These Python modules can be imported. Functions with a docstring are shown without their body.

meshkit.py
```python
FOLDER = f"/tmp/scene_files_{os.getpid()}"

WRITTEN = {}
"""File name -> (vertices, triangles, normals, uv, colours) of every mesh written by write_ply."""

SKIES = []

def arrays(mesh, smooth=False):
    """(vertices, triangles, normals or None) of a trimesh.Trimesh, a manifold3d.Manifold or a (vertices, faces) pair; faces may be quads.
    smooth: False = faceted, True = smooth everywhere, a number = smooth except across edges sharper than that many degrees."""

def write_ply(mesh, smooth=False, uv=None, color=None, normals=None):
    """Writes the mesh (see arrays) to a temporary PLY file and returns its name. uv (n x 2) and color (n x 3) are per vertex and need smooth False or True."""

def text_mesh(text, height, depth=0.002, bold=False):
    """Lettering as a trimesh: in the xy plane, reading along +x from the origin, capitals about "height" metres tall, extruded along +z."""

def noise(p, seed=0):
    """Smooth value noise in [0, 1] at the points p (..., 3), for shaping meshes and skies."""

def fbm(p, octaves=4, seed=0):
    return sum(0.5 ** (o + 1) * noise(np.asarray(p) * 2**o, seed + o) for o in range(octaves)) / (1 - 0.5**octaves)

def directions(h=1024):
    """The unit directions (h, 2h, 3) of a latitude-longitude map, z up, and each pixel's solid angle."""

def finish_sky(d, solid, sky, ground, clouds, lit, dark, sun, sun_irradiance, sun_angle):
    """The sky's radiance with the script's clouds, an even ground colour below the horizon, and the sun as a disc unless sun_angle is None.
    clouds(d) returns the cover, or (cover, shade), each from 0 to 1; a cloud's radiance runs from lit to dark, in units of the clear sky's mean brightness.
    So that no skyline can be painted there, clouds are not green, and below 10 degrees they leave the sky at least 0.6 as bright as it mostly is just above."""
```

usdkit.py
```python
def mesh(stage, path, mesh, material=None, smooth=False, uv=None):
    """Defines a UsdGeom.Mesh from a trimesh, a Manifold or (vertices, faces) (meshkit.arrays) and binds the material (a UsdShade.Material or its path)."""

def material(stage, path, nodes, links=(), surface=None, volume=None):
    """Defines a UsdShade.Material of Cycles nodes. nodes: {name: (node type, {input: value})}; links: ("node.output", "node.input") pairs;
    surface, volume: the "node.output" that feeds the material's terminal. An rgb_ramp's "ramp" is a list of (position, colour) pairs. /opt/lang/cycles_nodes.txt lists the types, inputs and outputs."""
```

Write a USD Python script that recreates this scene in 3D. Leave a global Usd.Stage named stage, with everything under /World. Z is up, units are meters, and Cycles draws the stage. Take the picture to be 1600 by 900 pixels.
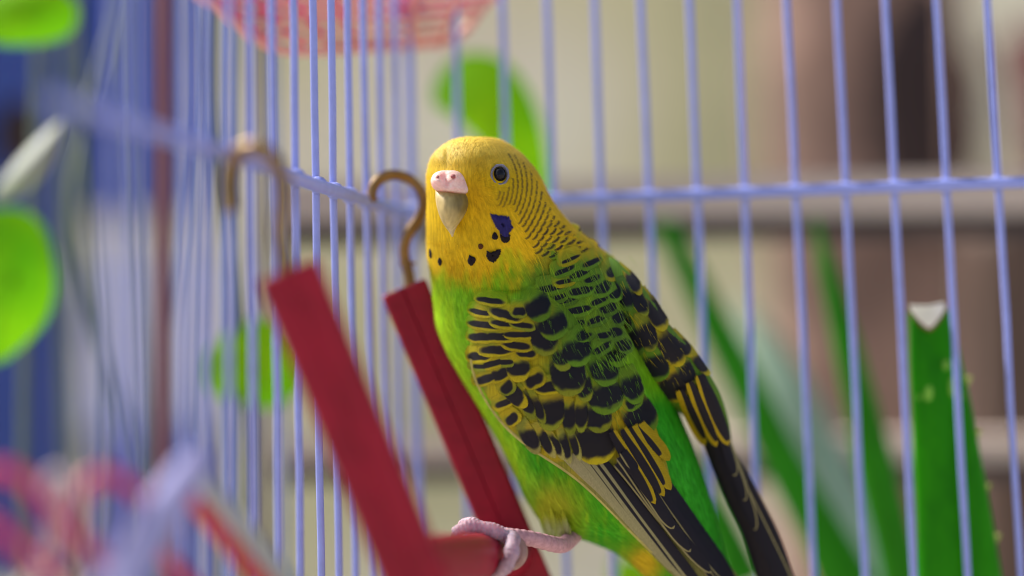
import math, random
import numpy as np
import trimesh
from scipy.interpolate import PchipInterpolator, LinearNDInterpolator, NearestNDInterpolator
from scipy.ndimage import gaussian_filter
from pxr import Usd, UsdGeom, UsdLux, UsdShade, Gf, Sdf, Vt
import usdkit, meshkit

rng = np.random.default_rng(7)
stage = Usd.Stage.CreateInMemory()
UsdGeom.SetStageUpAxis(stage, 'Z')
UsdGeom.SetStageMetersPerUnit(stage, 1.0)
UsdGeom.Xform.Define(stage, '/World')

# ------------------------------------------------------------------ camera, sky, sun, exposure
FOCAL, APER, CAM_Z, FOCUS = 85.0, 36.0, 1.20, 0.464
FSTOP, EXPOSURE = 3.2, 1.04
SUN_DIR = np.array([-0.60, 0.40, 0.69]); SUN_DIR /= np.linalg.norm(SUN_DIR)
SUN_I, SUN_ANGLE, SKY_STRENGTH = 1.2, 10.0, 0.085
D = 0.47                                     # distance of the bird
FPX = 1600 * FOCAL / APER

cam = UsdGeom.Camera.Define(stage, '/World/camera')
cam.CreateProjectionAttr('perspective')
cam.CreateFocalLengthAttr(FOCAL); cam.CreateHorizontalApertureAttr(APER); cam.CreateVerticalApertureAttr(APER * 9 / 16)
cam.CreateFStopAttr(FSTOP); cam.CreateFocusDistanceAttr(FOCUS); cam.CreateExposureAttr(EXPOSURE)
cam.CreateClippingRangeAttr(Gf.Vec2f(0.02, 1000))
cam.AddTranslateOp().Set(Gf.Vec3d(0, 0, CAM_Z)); cam.AddRotateXOp().Set(90.0)

elev, rot = math.asin(SUN_DIR[2]), math.atan2(SUN_DIR[0], SUN_DIR[1])
sky = usdkit.material(stage, '/World/Looks/sky_look', {
    't': ('sky_texture', {'sky_type': 'single_scattering', 'sun_disc': False, 'sun_elevation': elev, 'sun_rotation': rot, 'aerosol_density': 2.5}),
    'h': ('hsv', {'saturation': 0.62, 'value': 1.0}),
    'b': ('background_shader', {'strength': SKY_STRENGTH})}, [('t.color', 'h.color'), ('h.color', 'b.color')], surface='b.background')
dome = UsdLux.DomeLight.Define(stage, '/World/sky')
UsdShade.MaterialBindingAPI.Apply(dome.GetPrim()).Bind(sky)
dome.GetPrim().SetCustomDataByKey('kind', 'structure')
sun = UsdLux.DistantLight.Define(stage, '/World/sun')
sun.CreateIntensityAttr(SUN_I); sun.CreateAngleAttr(SUN_ANGLE); sun.CreateNormalizeAttr(True); sun.CreateColorAttr(Gf.Vec3f(1, 0.95, 0.86))
sun.AddTransformOp().Set(Gf.Matrix4d().SetRotate(Gf.Rotation(Gf.Vec3d(0, 0, 1), Gf.Vec3d(*map(float, SUN_DIR)))))

# ------------------------------------------------------------------ helpers
def P(px, py, dist):
    """A direction seen from the lens, at a given distance, as a point of the place."""
    px, py, dist = np.broadcast_arrays(np.asarray(px, float), np.asarray(py, float), np.asarray(dist, float))
    return np.stack([(px - 800) / FPX * dist, dist, CAM_Z + (450 - py) / FPX * dist], -1)

used = {}
def path_for(name, parent=None):
    base = (parent.GetPath().pathString if parent is not None else '/World') + '/' + name
    k = used.get(base, -1) + 1
    used[base] = k
    return base if k == 0 else f'{base}_{k:03d}'

def tag(prim, label=None, cat=None, group=None, kind=None):
    prim = prim.GetPrim() if hasattr(prim, 'GetPrim') else prim
    for k, v in (('label', label), ('category', cat), ('group', group), ('kind', kind)):
        if v: prim.SetCustomDataByKey(k, v)
    return prim

def thing(name, label, cat, group=None, loc=(0, 0, 0)):
    x = UsdGeom.Xform.Define(stage, path_for(name))
    return tag(x, label, cat, group)

def obj(name, m, mat, parent=None, smooth=True, col=None, pat=None, uv=None, label=None, kind=None, rim=None, nrm=None):
    me = usdkit.mesh(stage, path_for(name, parent), m, mat, smooth=smooth, uv=uv)
    pv = UsdGeom.PrimvarsAPI(me)
    if col is not None:
        pv.CreatePrimvar('col', Sdf.ValueTypeNames.Color3fArray, 'vertex').Set(Vt.Vec3fArray.FromNumpy(np.asarray(col, np.float32)))
    if pat is not None:
        pv.CreatePrimvar('pat', Sdf.ValueTypeNames.FloatArray, 'vertex').Set(Vt.FloatArray.FromNumpy(np.asarray(pat, np.float32)))
    if col is not None:
        rim = np.ones(len(col)) if rim is None else rim
        pv.CreatePrimvar('rim', Sdf.ValueTypeNames.FloatArray, 'vertex').Set(Vt.FloatArray.FromNumpy(np.asarray(rim, np.float32)))
    if nrm is not None: me.GetNormalsAttr().Set(Vt.Vec3fArray.FromNumpy(np.asarray(nrm, np.float32)))
    return tag(me, label, kind=kind)

def smoothstep(a, b, x):
    t = np.clip((np.asarray(x, float) - a) / (b - a), 0, 1)
    return t * t * (3 - 2 * t)

def tube(pts, r, sides=12, cap=True):
    """A closed tube along points, radius a number or one per point."""
    p = np.asarray(pts, float); r = np.broadcast_to(np.asarray(r, float), (len(p),))
    t = np.gradient(p, axis=0); t /= np.linalg.norm(t, axis=1, keepdims=True)
    a = np.cross(t[0], [0, 1, 0.3] if abs(t[0][1]) < .9 else [1, 0, 0]); A = []
    for k in range(len(p)):
        a = a - t[k] * (a @ t[k]); a /= np.linalg.norm(a); A.append(a.copy())
    A = np.array(A); B = np.cross(t, A)
    th = np.arange(sides) * 2 * np.pi / sides
    v = p[:, None] + r[:, None, None] * (np.cos(th)[None, :, None] * A[:, None] + np.sin(th)[None, :, None] * B[:, None])
    f = grid_faces(len(p), sides, wrap=True)
    v = v.reshape(-1, 3)
    if cap:
        n = len(v); v = np.vstack([v, p[0], p[-1]])
        j = np.arange(sides); jn = (j + 1) % sides; o = (len(p) - 1) * sides
        f = np.vstack([f, np.stack([jn, j, np.full(sides, n)], 1), np.stack([o + j, o + jn, np.full(sides, n + 1)], 1)])
    return trimesh.Trimesh(v, f, process=False)

def grid_faces(n, m, wrap=False):
    i, j = np.meshgrid(np.arange(n - 1), np.arange(m if wrap else m - 1), indexing='ij')
    jn = (j + 1) % m
    a, b, c, d = i * m + j, i * m + jn, (i + 1) * m + jn, (i + 1) * m + j
    return np.concatenate([np.stack([a, b, c], -1).reshape(-1, 3), np.stack([a, c, d], -1).reshape(-1, 3)])

def spline(pts, n):
    pts = np.asarray(pts, float); k = np.arange(len(pts))
    from scipy.interpolate import CubicSpline
    return CubicSpline(k, pts, axis=0)(np.linspace(0, len(pts) - 1, n))

def mat(name, color, rough=0.6, var=0.12, scale=40.0, color2=None, bump=0.0, spec=0.4, extra=None, stretch=(1, 1, 1), translucent=0.0):
    c2 = color2 if color2 is not None else tuple(max(0, c * (1 - var * 3)) for c in color)
    nodes = {'g': ('texture_coordinate', {}), 'mp': ('mapping', {'scale': stretch}), 'n': ('noise_texture', {'scale': scale, 'detail': 5.0, 'roughness': 0.6}),
             'r': ('rgb_ramp', {'ramp': [(0.32, c2), (0.68, color)]}),
             'p': ('principled_bsdf', {'roughness': rough, 'specular_ior_level': spec, **(extra or {})})}
    links = [('g.object', 'mp.vector'), ('mp.vector', 'n.vector'), ('n.fac', 'r.fac'), ('r.color', 'p.base_color')]
    if bump:
        nodes['bu'] = ('bump', {'strength': 0.6, 'distance': bump})
        links += [('n.fac', 'bu.height'), ('bu.normal', 'p.normal')]
    out = 'p.BSDF'
    if translucent:
        nodes['tr'] = ('translucent_bsdf', {}); nodes['mx'] = ('mix_closure', {'fac': translucent})
        links += [('r.color', 'tr.color'), ('p.BSDF', 'mx.closure1'), ('tr.BSDF', 'mx.closure2')]
        out = 'mx.closure'
    return usdkit.material(stage, '/World/Looks/' + name, nodes, links, surface=out)

M = {
    'wire': mat('wire_paint', (0.25, 0.29, 0.68), 0.28, 0.04, 260, bump=0.0001),
    'red': mat('red_plastic', (0.275, 0.005, 0.023), 0.45, 0.10, 160, bump=0.0002, spec=0.22),
    'brass': mat('brass_hook', (0.25, 0.145, 0.055), 0.38, 0.12, 200, extra={'metallic': 0.55}),
    'pale': mat('pale_board', (0.80, 0.77, 0.82), 0.8, 0.06, 6),
    'trunk': mat('pinkish_bark', (0.31, 0.19, 0.15), 0.9, 0.1, 18, color2=(0.09, 0.055, 0.045), bump=0.01),
    'hollow': mat('dark_bark', (0.035, 0.02, 0.02), 0.95, 0.1, 20),
    'rail': mat('pale_rail', (0.52, 0.42, 0.37), 0.7, 0.08, 12, stretch=(0.2, 1, 2)),
    'dark': mat('rail_shade_paint', (0.05, 0.04, 0.045), 0.8, 0.1, 30),  # dark colour for the painted shade beneath the rails
    'darkpost': mat('dark_brown_wood', (0.10, 0.06, 0.045), 0.8, 0.1, 30),
    'stake': mat('brown_stake', (0.17, 0.07, 0.09), 0.75, 0.1, 60, stretch=(1, 1, 0.1)),
    'stake2': mat('dark_stake', (0.07, 0.035, 0.07), 0.75, 0.1, 60, stretch=(1, 1, 0.1)),
    'maroon': mat('maroon_clay', (0.25, 0.04, 0.06), 0.7, 0.1, 20),
    'blue': mat('blue_plastic', (0.03, 0.07, 0.34), 0.5, 0.12, 10),
    'leaf': mat('lime_leaf', (0.52, 0.82, 0.004), 0.5, 0.12, 28, color2=(0.16, 0.52, 0.003), spec=0.2, translucent=0.45),
    'leafpale': mat('pale_leaf', (0.42, 0.46, 0.40), 0.6, 0.1, 40, translucent=0.3),
    'bluestem': mat('bluish_stem', (0.16, 0.24, 0.42), 0.6, 0.1, 60),
    'stem': mat('vine_stem', (0.10, 0.14, 0.11), 0.6, 0.1, 60),
    'aloe': mat('aloe_skin', (0.035, 0.34, 0.001), 0.42, 0.1, 160, spec=0.15, color2=(0.014, 0.20, 0.001), stretch=(1, 1, 0.35), translucent=0.3),
    'aloefar': mat('aloe_skin_soft', (0.035, 0.28, 0.006), 0.5, 0.1, 60, spec=0.15, translucent=0.15),
    'aloegrey': mat('aloe_skin_grey', (0.24, 0.36, 0.26), 0.55, 0.1, 60),
    'aloespot': mat('aloe_spot', (0.17, 0.42, 0.03), 0.5, 0.1, 100),
    'cut': mat('aloe_cut', (0.75, 0.72, 0.62), 0.45, 0.06, 250, bump=0.0002),
    'cutrim': mat('aloe_cut_rim', (0.22, 0.08, 0.03), 0.6, 0.1, 200),
    'spine': mat('aloe_spine', (0.40, 0.45, 0.10), 0.5, 0.1, 200),
    'pink': mat('pink_wire', (0.72, 0.12, 0.20), 0.45, 0.06, 100),
    'peach': mat('peach_wire', (0.72, 0.30, 0.24), 0.45, 0.06, 100),
    'pinklav': mat('pink_red_plastic', (0.50, 0.03, 0.12), 0.45, 0.06, 60),
    'beigewire': mat('beige_wire', (0.62, 0.48, 0.48), 0.5, 0.06, 60),
    'lavender': mat('lavender_plastic', (0.34, 0.32, 0.58), 0.85, 0.05, 60),
    'redrod': mat('bright_red_wood', (0.52, 0.03, 0.03), 0.5, 0.08, 60),
    'greyrod': mat('grey_plastic', (0.42, 0.46, 0.44), 0.5, 0.08, 60),
    'ground': mat('patio', (0.45, 0.40, 0.33), 0.9, 0.1, 3),
    'cere': mat('cere_skin', (0.74, 0.50, 0.45), 0.6, 0.06, 1300, color2=(0.62, 0.34, 0.30), bump=0.0003, extra={'subsurface_weight': 0.25, 'subsurface_scale': 0.001}),
    'nostril': mat('nostril_skin', (0.34, 0.09, 0.10), 0.7, 0.1, 900),
    'beak': mat('beak_horn', (0.44, 0.36, 0.11), 0.34, 0.1, 500, color2=(0.27, 0.23, 0.09), stretch=(1, 1, 0.3), bump=0.00008, extra={'subsurface_weight': 0.2, 'subsurface_scale': 0.001}),
    'skin': mat('foot_skin', (0.40, 0.28, 0.35), 0.62, 0.10, 1300, color2=(0.20, 0.13, 0.19), bump=0.0004, extra={'subsurface_weight': 0.2, 'subsurface_scale': 0.001}),
    'shank': mat('shank_skin', (0.50, 0.27, 0.31), 0.6, 0.10, 1100, color2=(0.34, 0.17, 0.21), bump=0.0003),
    'claw': mat('claw_horn', (0.34, 0.19, 0.17), 0.4, 0.1, 600),
    'eye': mat('eye_black', (0.003, 0.003, 0.006), 0.06, 0.02, 10, spec=0.24),
    'iris': mat('eye_iris', (0.05, 0.055, 0.10), 0.15, 0.1, 600),
    'lid': mat('eye_ring_skin', (0.19, 0.18, 0.25), 0.75, 0.1, 1500, bump=0.0003),
}
M['wall'] = usdkit.material(stage, '/World/Looks/mottled_plaster', {
    'g': ('texture_coordinate', {}), 'n': ('noise_texture', {'scale': 3.2, 'detail': 4.0}), 'p': ('principled_bsdf', {'roughness': 0.9}),
    'r': ('rgb_ramp', {'ramp': [(.30, (.32, .30, .17)), (.45, (.62, .56, .33)), (.55, (.68, .60, .47)), (.70, (.78, .74, .56))]})},
    [('g.object', 'n.vector'), ('n.fac', 'r.fac'), ('r.color', 'p.base_color')], surface='p.BSDF')
M['horn'] = usdkit.material(stage, '/World/Looks/bill_horn', {
    'c': ('attribute', {'attribute': 'col'}), 'g': ('texture_coordinate', {}), 'mp': ('mapping', {'scale': (1, 1, .25)}), 'n': ('noise_texture', {'scale': 1400.0, 'detail': 4.0}),
    'sh': ('map_range', {'from_min': .25, 'from_max': .75, 'to_min': .72, 'to_max': 1.2}), 'cc': ('combine_color', {}), 'mul': ('mix', {'mix_type': 'multiply', 'fac': 1.0}),
    'bu': ('bump', {'strength': .5, 'distance': .0001}), 'p': ('principled_bsdf', {'roughness': .36, 'specular_ior_level': .35})},
    [('g.object', 'mp.vector'), ('mp.vector', 'n.vector'), ('n.fac', 'sh.value'), ('sh.result', 'cc.r'), ('sh.result', 'cc.g'), ('sh.result', 'cc.b'), ('c.color', 'mul.color1'), ('cc.color', 'mul.color2'),
     ('mul.color', 'p.base_color'), ('n.fac', 'bu.height'), ('bu.normal', 'p.normal')], surface='p.BSDF')
# plumage: base colour and black markings come from the feathers' own attributes; fine barbs run along each feather
M['plumage'] = usdkit.material(stage, '/World/Looks/plumage', {
    'c': ('attribute', {'attribute': 'col'}), 'pt': ('attribute', {'attribute': 'pat'}), 'uv': ('attribute', {'attribute': 'st'}),
    'mp': ('mapping', {'scale': (34.0, 3.0, 1.0)}),
    'n': ('noise_texture', {'scale': 1.0, 'detail': 3.0, 'roughness': 0.65}),
    'g': ('texture_coordinate', {}), 'n2': ('noise_texture', {'scale': 900.0, 'detail': 3.0}),
    'ng': ('math', {'math_type': 'multiply_add', 'value2': 0.9, 'value3': -0.45}),
    'ng2': ('math', {'math_type': 'multiply_add', 'value2': 0.35, 'value3': -0.175}),
    'ad': ('math', {'math_type': 'add'}), 'ad2': ('math', {'math_type': 'add'}),
    'mr': ('map_range', {'range_type': 'smoothstep', 'from_min': -0.50, 'from_max': 0.72, 'to_min': 0.0, 'to_max': 1.0}),
    'sh': ('map_range', {'from_min': 0.25, 'from_max': 0.75, 'to_min': 0.62, 'to_max': 1.25}),
    'mul': ('mix', {'mix_type': 'multiply', 'fac': 1.0}),
    'cc': ('combine_color', {}),
    'dk': ('mix', {'mix_type': 'mix', 'fac': 0.022, 'color1': (0.008, 0.0075, 0.020)}), 'mx': ('mix', {'mix_type': 'mix'}),
    'bu': ('bump', {'strength': 0.5, 'distance': 0.00025}),
    'p': ('principled_bsdf', {'roughness': 0.62, 'specular_ior_level': 0.14, 'sheen_weight': 0.0, 'sheen_roughness': 0.5}),
    'tr': ('translucent_bsdf', {}), 'ms': ('mix_closure', {'fac': 0.08}),
    'rm': ('attribute', {'attribute': 'rim'}), 'ra': ('math', {'math_type': 'multiply_add', 'value2': 0.9, 'value3': -0.45}), 'rb': ('math', {'math_type': 'add'}),
    'rs': ('map_range', {'range_type': 'smoothstep', 'from_min': 0.02, 'from_max': 0.5, 'to_min': 0.0, 'to_max': 1.0}), 'tp': ('transparent_bsdf', {}), 'mo': ('mix_closure', {}),
}, [('uv.vector', 'mp.vector'), ('mp.vector', 'n.vector'), ('g.object', 'n2.vector'), ('n.fac', 'ng.value1'), ('n2.fac', 'ng2.value1'),
    ('ng.value', 'ad.value1'), ('ng2.value', 'ad.value2'), ('ad.value', 'ad2.value1'), ('pt.fac', 'ad2.value2'), ('ad2.value', 'mr.value'),
    ('n.fac', 'sh.value'), ('sh.result', 'cc.r'), ('sh.result', 'cc.g'), ('sh.result', 'cc.b'), ('c.color', 'mul.color1'), ('cc.color', 'mul.color2'),
    ('mul.color', 'mx.color1'), ('mul.color', 'dk.color2'), ('dk.color', 'mx.color2'), ('mr.result', 'mx.fac'), ('mx.color', 'p.base_color'), ('n.fac', 'bu.height'), ('bu.normal', 'p.normal'),
    ('mx.color', 'tr.color'), ('p.BSDF', 'ms.closure1'), ('tr.BSDF', 'ms.closure2'),
    ('n.fac', 'ra.value1'), ('ra.value', 'rb.value1'), ('rm.fac', 'rb.value2'), ('rb.value', 'rs.value'), ('rs.result', 'mo.fac'), ('tp.BSDF', 'mo.closure1'), ('ms.closure', 'mo.closure2')], surface='mo.closure')

def box(x0, x1, y0, y1, z0, z1, r=0.0):
    m = trimesh.creation.box([x1 - x0, y1 - y0, z1 - z0]); m.apply_translation([(x0 + x1) / 2, (y0 + y1) / 2, (z0 + z1) / 2])
    return m

def pxbox(px0, px1, py0, py1, dist, thick):
    a, b = P(px0, py1, dist), P(px1, py0, dist)
    return box(a[0], b[0], dist, dist + thick, a[2], b[2])

# ------------------------------------------------------------------ the setting
tag(obj('ground', trimesh.Trimesh([[-30, -30, 0], [30, -30, 0], [30, 30, 0], [-30, 30, 0]], [[0, 1, 2], [0, 2, 3]]), M['ground'], smooth=False), kind='structure')
w = trimesh.creation.box([9, 0.15, 2.6]); w = w.subdivide().subdivide(); w.apply_translation([0.6, 2.6, 1.3])
tag(obj('garden_wall', w, M['wall'], smooth=False), 'khaki plaster garden wall far behind the cage, wholly out of focus', 'wall')

def lumpy_post(px, py0, py1, rpx, dist, seed, sides=24, n=40, flat=1.0):
    pts = np.array([P(np.interp(t, [0, 1], px), np.interp(t, [0, 1], [py0, py1]), dist) for t in np.linspace(0, 1, n)])
    r = rpx * dist / FPX * (0.9 + 0.25 * meshkit.fbm(np.stack([np.linspace(0, 5, n), np.full(n, seed), np.zeros(n)], -1), 3, seed))
    m = tube(pts, r, sides)
    v = np.array(m.vertices); d = meshkit.fbm(v * 25, 3, seed) - .5
    v[:, 0] += d * rpx * dist / FPX * .25
    return trimesh.Trimesh(v, m.faces, process=False)

tr = thing('tree_trunk', 'thick pinkish brown trunk with a dark hollow, blurred behind the right of the cage', 'tree')
obj('trunk', lumpy_post((1325, 1395), -700, 1900, 150, .95, 3), M['trunk'], tr)
h = trimesh.creation.icosphere(4); c = P(1412, 185, .95)
hv = np.array(h.vertices) * [0.026, 0.010, 0.052]; hv += (meshkit.fbm(hv * 80, 3, 5)[:, None] - .5) * 0.006
obj('hollow', trimesh.Trimesh(hv + c + [0, -0.034, 0], h.faces), M['hollow'], tr)
tag(obj('thin_stake', tube([P(1487, -300, .8), P(1500, 700, .8)], 0.0014, 10), M['trunk']), 'thin brown stake standing just right of the hollow trunk', 'stake')
pot = trimesh.creation.revolve(np.array([[0, 0], [.05, 0], [.066, .10], [.072, .10], [.072, .12], [.062, .12], [.056, .015], [0, .015]]), sections=40)
pot.apply_scale(.45); pot.apply_translation(P(1700, 280, .9)); tag(obj('flower_pot', pot, M['maroon'], smooth=40), 'maroon clay pot blurred at the right edge above the rail', 'pot')
tag(obj('dark_post', lumpy_post((1580, 1585), 348, 2100, 62, .78, 9), M['darkpost']), 'dark brown wooden post under the upper rail at the right edge', 'post')

def shelf(name, y_l, y_r, hpx, shade_px, dist, label):
    t = thing(name, label, 'rail')
    def slab(dy0, dy1, yo, th):
        v = []
        for (px, yy) in ((430, y_l), (2000, y_r)):
            for dd in (0, th):
                for dy in (dy0, dy1):
                    v.append(P(px, yy + dy, dist) + [0, dd + yo, 0])
        return trimesh.convex.convex_hull(np.array(v))
    obj('rail_board', slab(0, hpx, 0, 0.012), M['rail'], t, smooth=False)
    obj('shade_strip', slab(hpx + .5, hpx + shade_px, 0.004, 0.008), M['dark'], t, smooth=False)  # dark slab standing in for the shadow gap under the rail
shelf('upper_rail', 284, 262, 66, 34, 0.61, 'pale pinkish rail with a painted strip of shade below it crossing behind the bird at eye height')
shelf('lower_rail', 686, 680, 36, 34, 0.64, 'pale rail with a painted strip of shade below it crossing low behind the bird and plants')

# left side: blue drum, pale board, stakes, vine
dr = trimesh.creation.revolve(np.array([[0, 0], [.20, 0], [.205, .01], [.205, .2], [.212, .205], [.212, .225], [.205, .23], [.205, .45], [.212, .455], [.212, .475], [.205, .48], [.205, .68], [.2, .70], [0, .70]]), sections=64)
dr.apply_scale([.34, .34, .34]); dr.apply_translation([-.205, .74, CAM_Z - .085]); drum = thing('blue_drum', 'blue plastic drum standing behind the left wall of the cage', 'drum')
obj('drum_body', dr, M['blue'], drum, smooth=40)
bung = trimesh.creation.icosphere(3); bung.apply_scale([.0065, .006, .010]); bung.apply_translation(P(30, 210, .690)); obj('bung', bung, M['hollow'], drum)
tag(obj('pale_board', pxbox(110, 385, 390, 680, .86, 0.01), M['pale'], smooth=False), 'pale lavender white board leaning behind the brown stake', 'board')
tag(obj('blue_sheet', pxbox(140, 330, 670, 1000, .84, 0.008), M['blue'], smooth=False), 'low blue sheet below the pale board at the left', 'sheet')
tag(obj('blue_tarpaulin', pxbox(-60, 310, -180, 340, .9, 0.004), M['blue'], smooth=False), 'tall blue tarpaulin behind the round leaf in the upper left corner', 'panel')
tag(obj('wooden_stake', tube([P(255, -300, 0.555), P(255, 1300, 0.555)], 15 * .555 / FPX, 16), M['stake']), 'reddish brown stake, thicker of the two behind the left wires', 'stake')
tag(obj('wooden_stake', tube([P(404, -300, 0.60), P(414, 1300, 0.60)], 9 * .60 / FPX, 16), M['stake2']), 'thin dark purple brown stake beside the red ladder tops', 'stake')

def leaf_mesh(outline, dist, bulge=0.004, tilt=0.0, n=14):
    """A leaf blade with thickness from an outline (direction points), domed, veined fold along its middle."""
    from shapely.geometry import Polygon
    o = spline(list(outline) + [outline[0]], 72)[:-1]; c = o.mean(0)
    rings = np.linspace(0, 1, n); pts, rr = [], []
    for t in rings[1:]:
        pts.append(c + (o - c) * t); rr.append(np.full(len(o), t))
    px = np.vstack([c[None]] + pts); rr = np.concatenate([[0]] + rr)
    d = dist - bulge * (1 - rr ** 2) + tilt * (px[:, 1] - c[1]) / 100
    top = P(px[:, 0], px[:, 1], d); bot = P(px[:, 0], px[:, 1], d + 0.0005)
    m = len(o); j = np.arange(m); f = [np.stack([np.zeros(m, int), 1 + j, 1 + (j + 1) % m], 1)]
    f.append(grid_faces(n - 1, m, True) + 1)
    f = np.vstack(f); N = len(top); e = 1 + (n - 2) * m + j; en = 1 + (n - 2) * m + (j + 1) % m
    side = np.vstack([np.stack([e, e + N, en], 1), np.stack([en, e + N, en + N], 1)])
    return trimesh.Trimesh(np.vstack([top, bot]), np.vstack([f, f[:, ::-1] + N, side]), process=False)

vine = thing('climbing_vine', 'climbing vine with round lime green leaves growing behind the cage wires', 'plant')
obj('leaf', leaf_mesh([(-25, -20), (60, -30), (118, 5), (112, 50), (70, 68), (0, 70), (-40, 40)], .395), M['leaf'], vine)
obj('leaf', leaf_mesh([(-40, 340), (20, 325), (68, 355), (88, 430), (72, 500), (25, 550), (-20, 560), (-50, 450)], .395, tilt=.002), M['leaf'], vine)
obj('leaf', leaf_mesh([(318, 560), (350, 522), (410, 498), (465, 530), (474, 595), (438, 635), (378, 634), (328, 612)], .56), M['leaf'], vine)
obj('leaf', leaf_mesh([(678, 165), (690, 110), (740, 82), (800, 105), (842, 180), (858, 270), (850, 330), (800, 300), (760, 240), (720, 195)], .575, tilt=-.004), M['leaf'], vine)
obj('leaf', leaf_mesh([(955, 890), (980, 868), (1015, 885), (1020, 930), (985, 950)], .60), M['leaf'], vine)
obj('leaf', leaf_mesh([(100, 185), (85, 245), (40, 300), (-10, 315), (10, 270), (60, 215)], .40), M['leafpale'], vine, label='pale greyish leaf')
obj('stem', tube(spline([P(80, -100, .62), P(100, 150, .62), P(98, 380, .60), P(105, 700, .60), P(110, 1000, .6)], 30), .0016, 8), M['stem'], vine)
obj('stem', tube(spline([P(190, -80, .60), P(170, 80, .60), P(115, 300, .58), P(150, 520, .57), P(205, 690, .57), P(240, 900, .57)], 40), .0013, 8), M['stem'], vine)

for k, (xa, xb, rr) in enumerate(((130, 150, .0009), (300, 268, .0008), (345, 372, .0011), (372, 352, .0013), (196, 226, .0010), (330, 316, .0007), (60, 40, .0012), (430, 440, .0007))):
    obj('stem', tube(spline([P(xa, -120, .57), P(xa + rng.uniform(-14, 14), 250, .565), P(xb + rng.uniform(-14, 14), 560, .56), P(xb, 1000, .56)], 24), rr, 8), M['bluestem' if k % 2 else 'stem'], vine)
# ------------------------------------------------------------------ aloe behind the right of the cage
al = thing('aloe_plant', 'aloe with long green leaves, one cut off square, behind the right wires', 'plant')
def aloe_leaf(sec, dist0, dist1, thick, cap=True, n=40, m=28):
    """Thick channelled leaf from sections (left, right) of direction points."""
    s = np.array(sec, float); k = np.arange(len(s)); q = np.linspace(0, len(s) - 1, n); s = PchipInterpolator(k, s)(q)
    th = np.linspace(0, 2 * np.pi, m, endpoint=False); V = []
    for i in range(n):
        L, R = s[i, :2], s[i, 2:]; c, hf = (L + R) / 2, (R - L) / 2; d = np.interp(i, [0, n - 1], [dist0, dist1])
        hw = np.linalg.norm(hf) * d / FPX
        u = np.cos(th); v = np.sin(th)
        front = np.where(v < 0, v * thick * hw, v * hw * 0.3 - 0.25 * hw * (1 - u * u) * 0)
        V.append(P(c[0] + hf[0] * u, c[1] + hf[1] * u, d + front))
    V = np.array(V).reshape(-1, 3); f = grid_faces(n, m, True)
    N = len(V); V = np.vstack([V, V[:m].mean(0), V[-m:].mean(0)]); j = np.arange(m)
    f = np.vstack([f, np.stack([(j + 1) % m, j, np.full(m, N)], 1), np.stack([N - m + j, N - m + (j + 1) % m, np.full(m, N + 1)], 1)])
    return trimesh.Trimesh(V, f, process=False)
AD = 0.502
al_leaf = obj('leaf', aloe_leaf([(1419, 486, 1484, 484), (1420, 500, 1489, 502), (1421, 560, 1502, 560), (1425, 640, 1519, 640), (1428, 720, 1534, 720), (1432, 800, 1549, 800), (1436, 900, 1566, 900), (1440, 1000, 1584, 1000)], AD, AD - .004, .35), M['aloe'], al, label='broad leaf cut off at the top')
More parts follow.
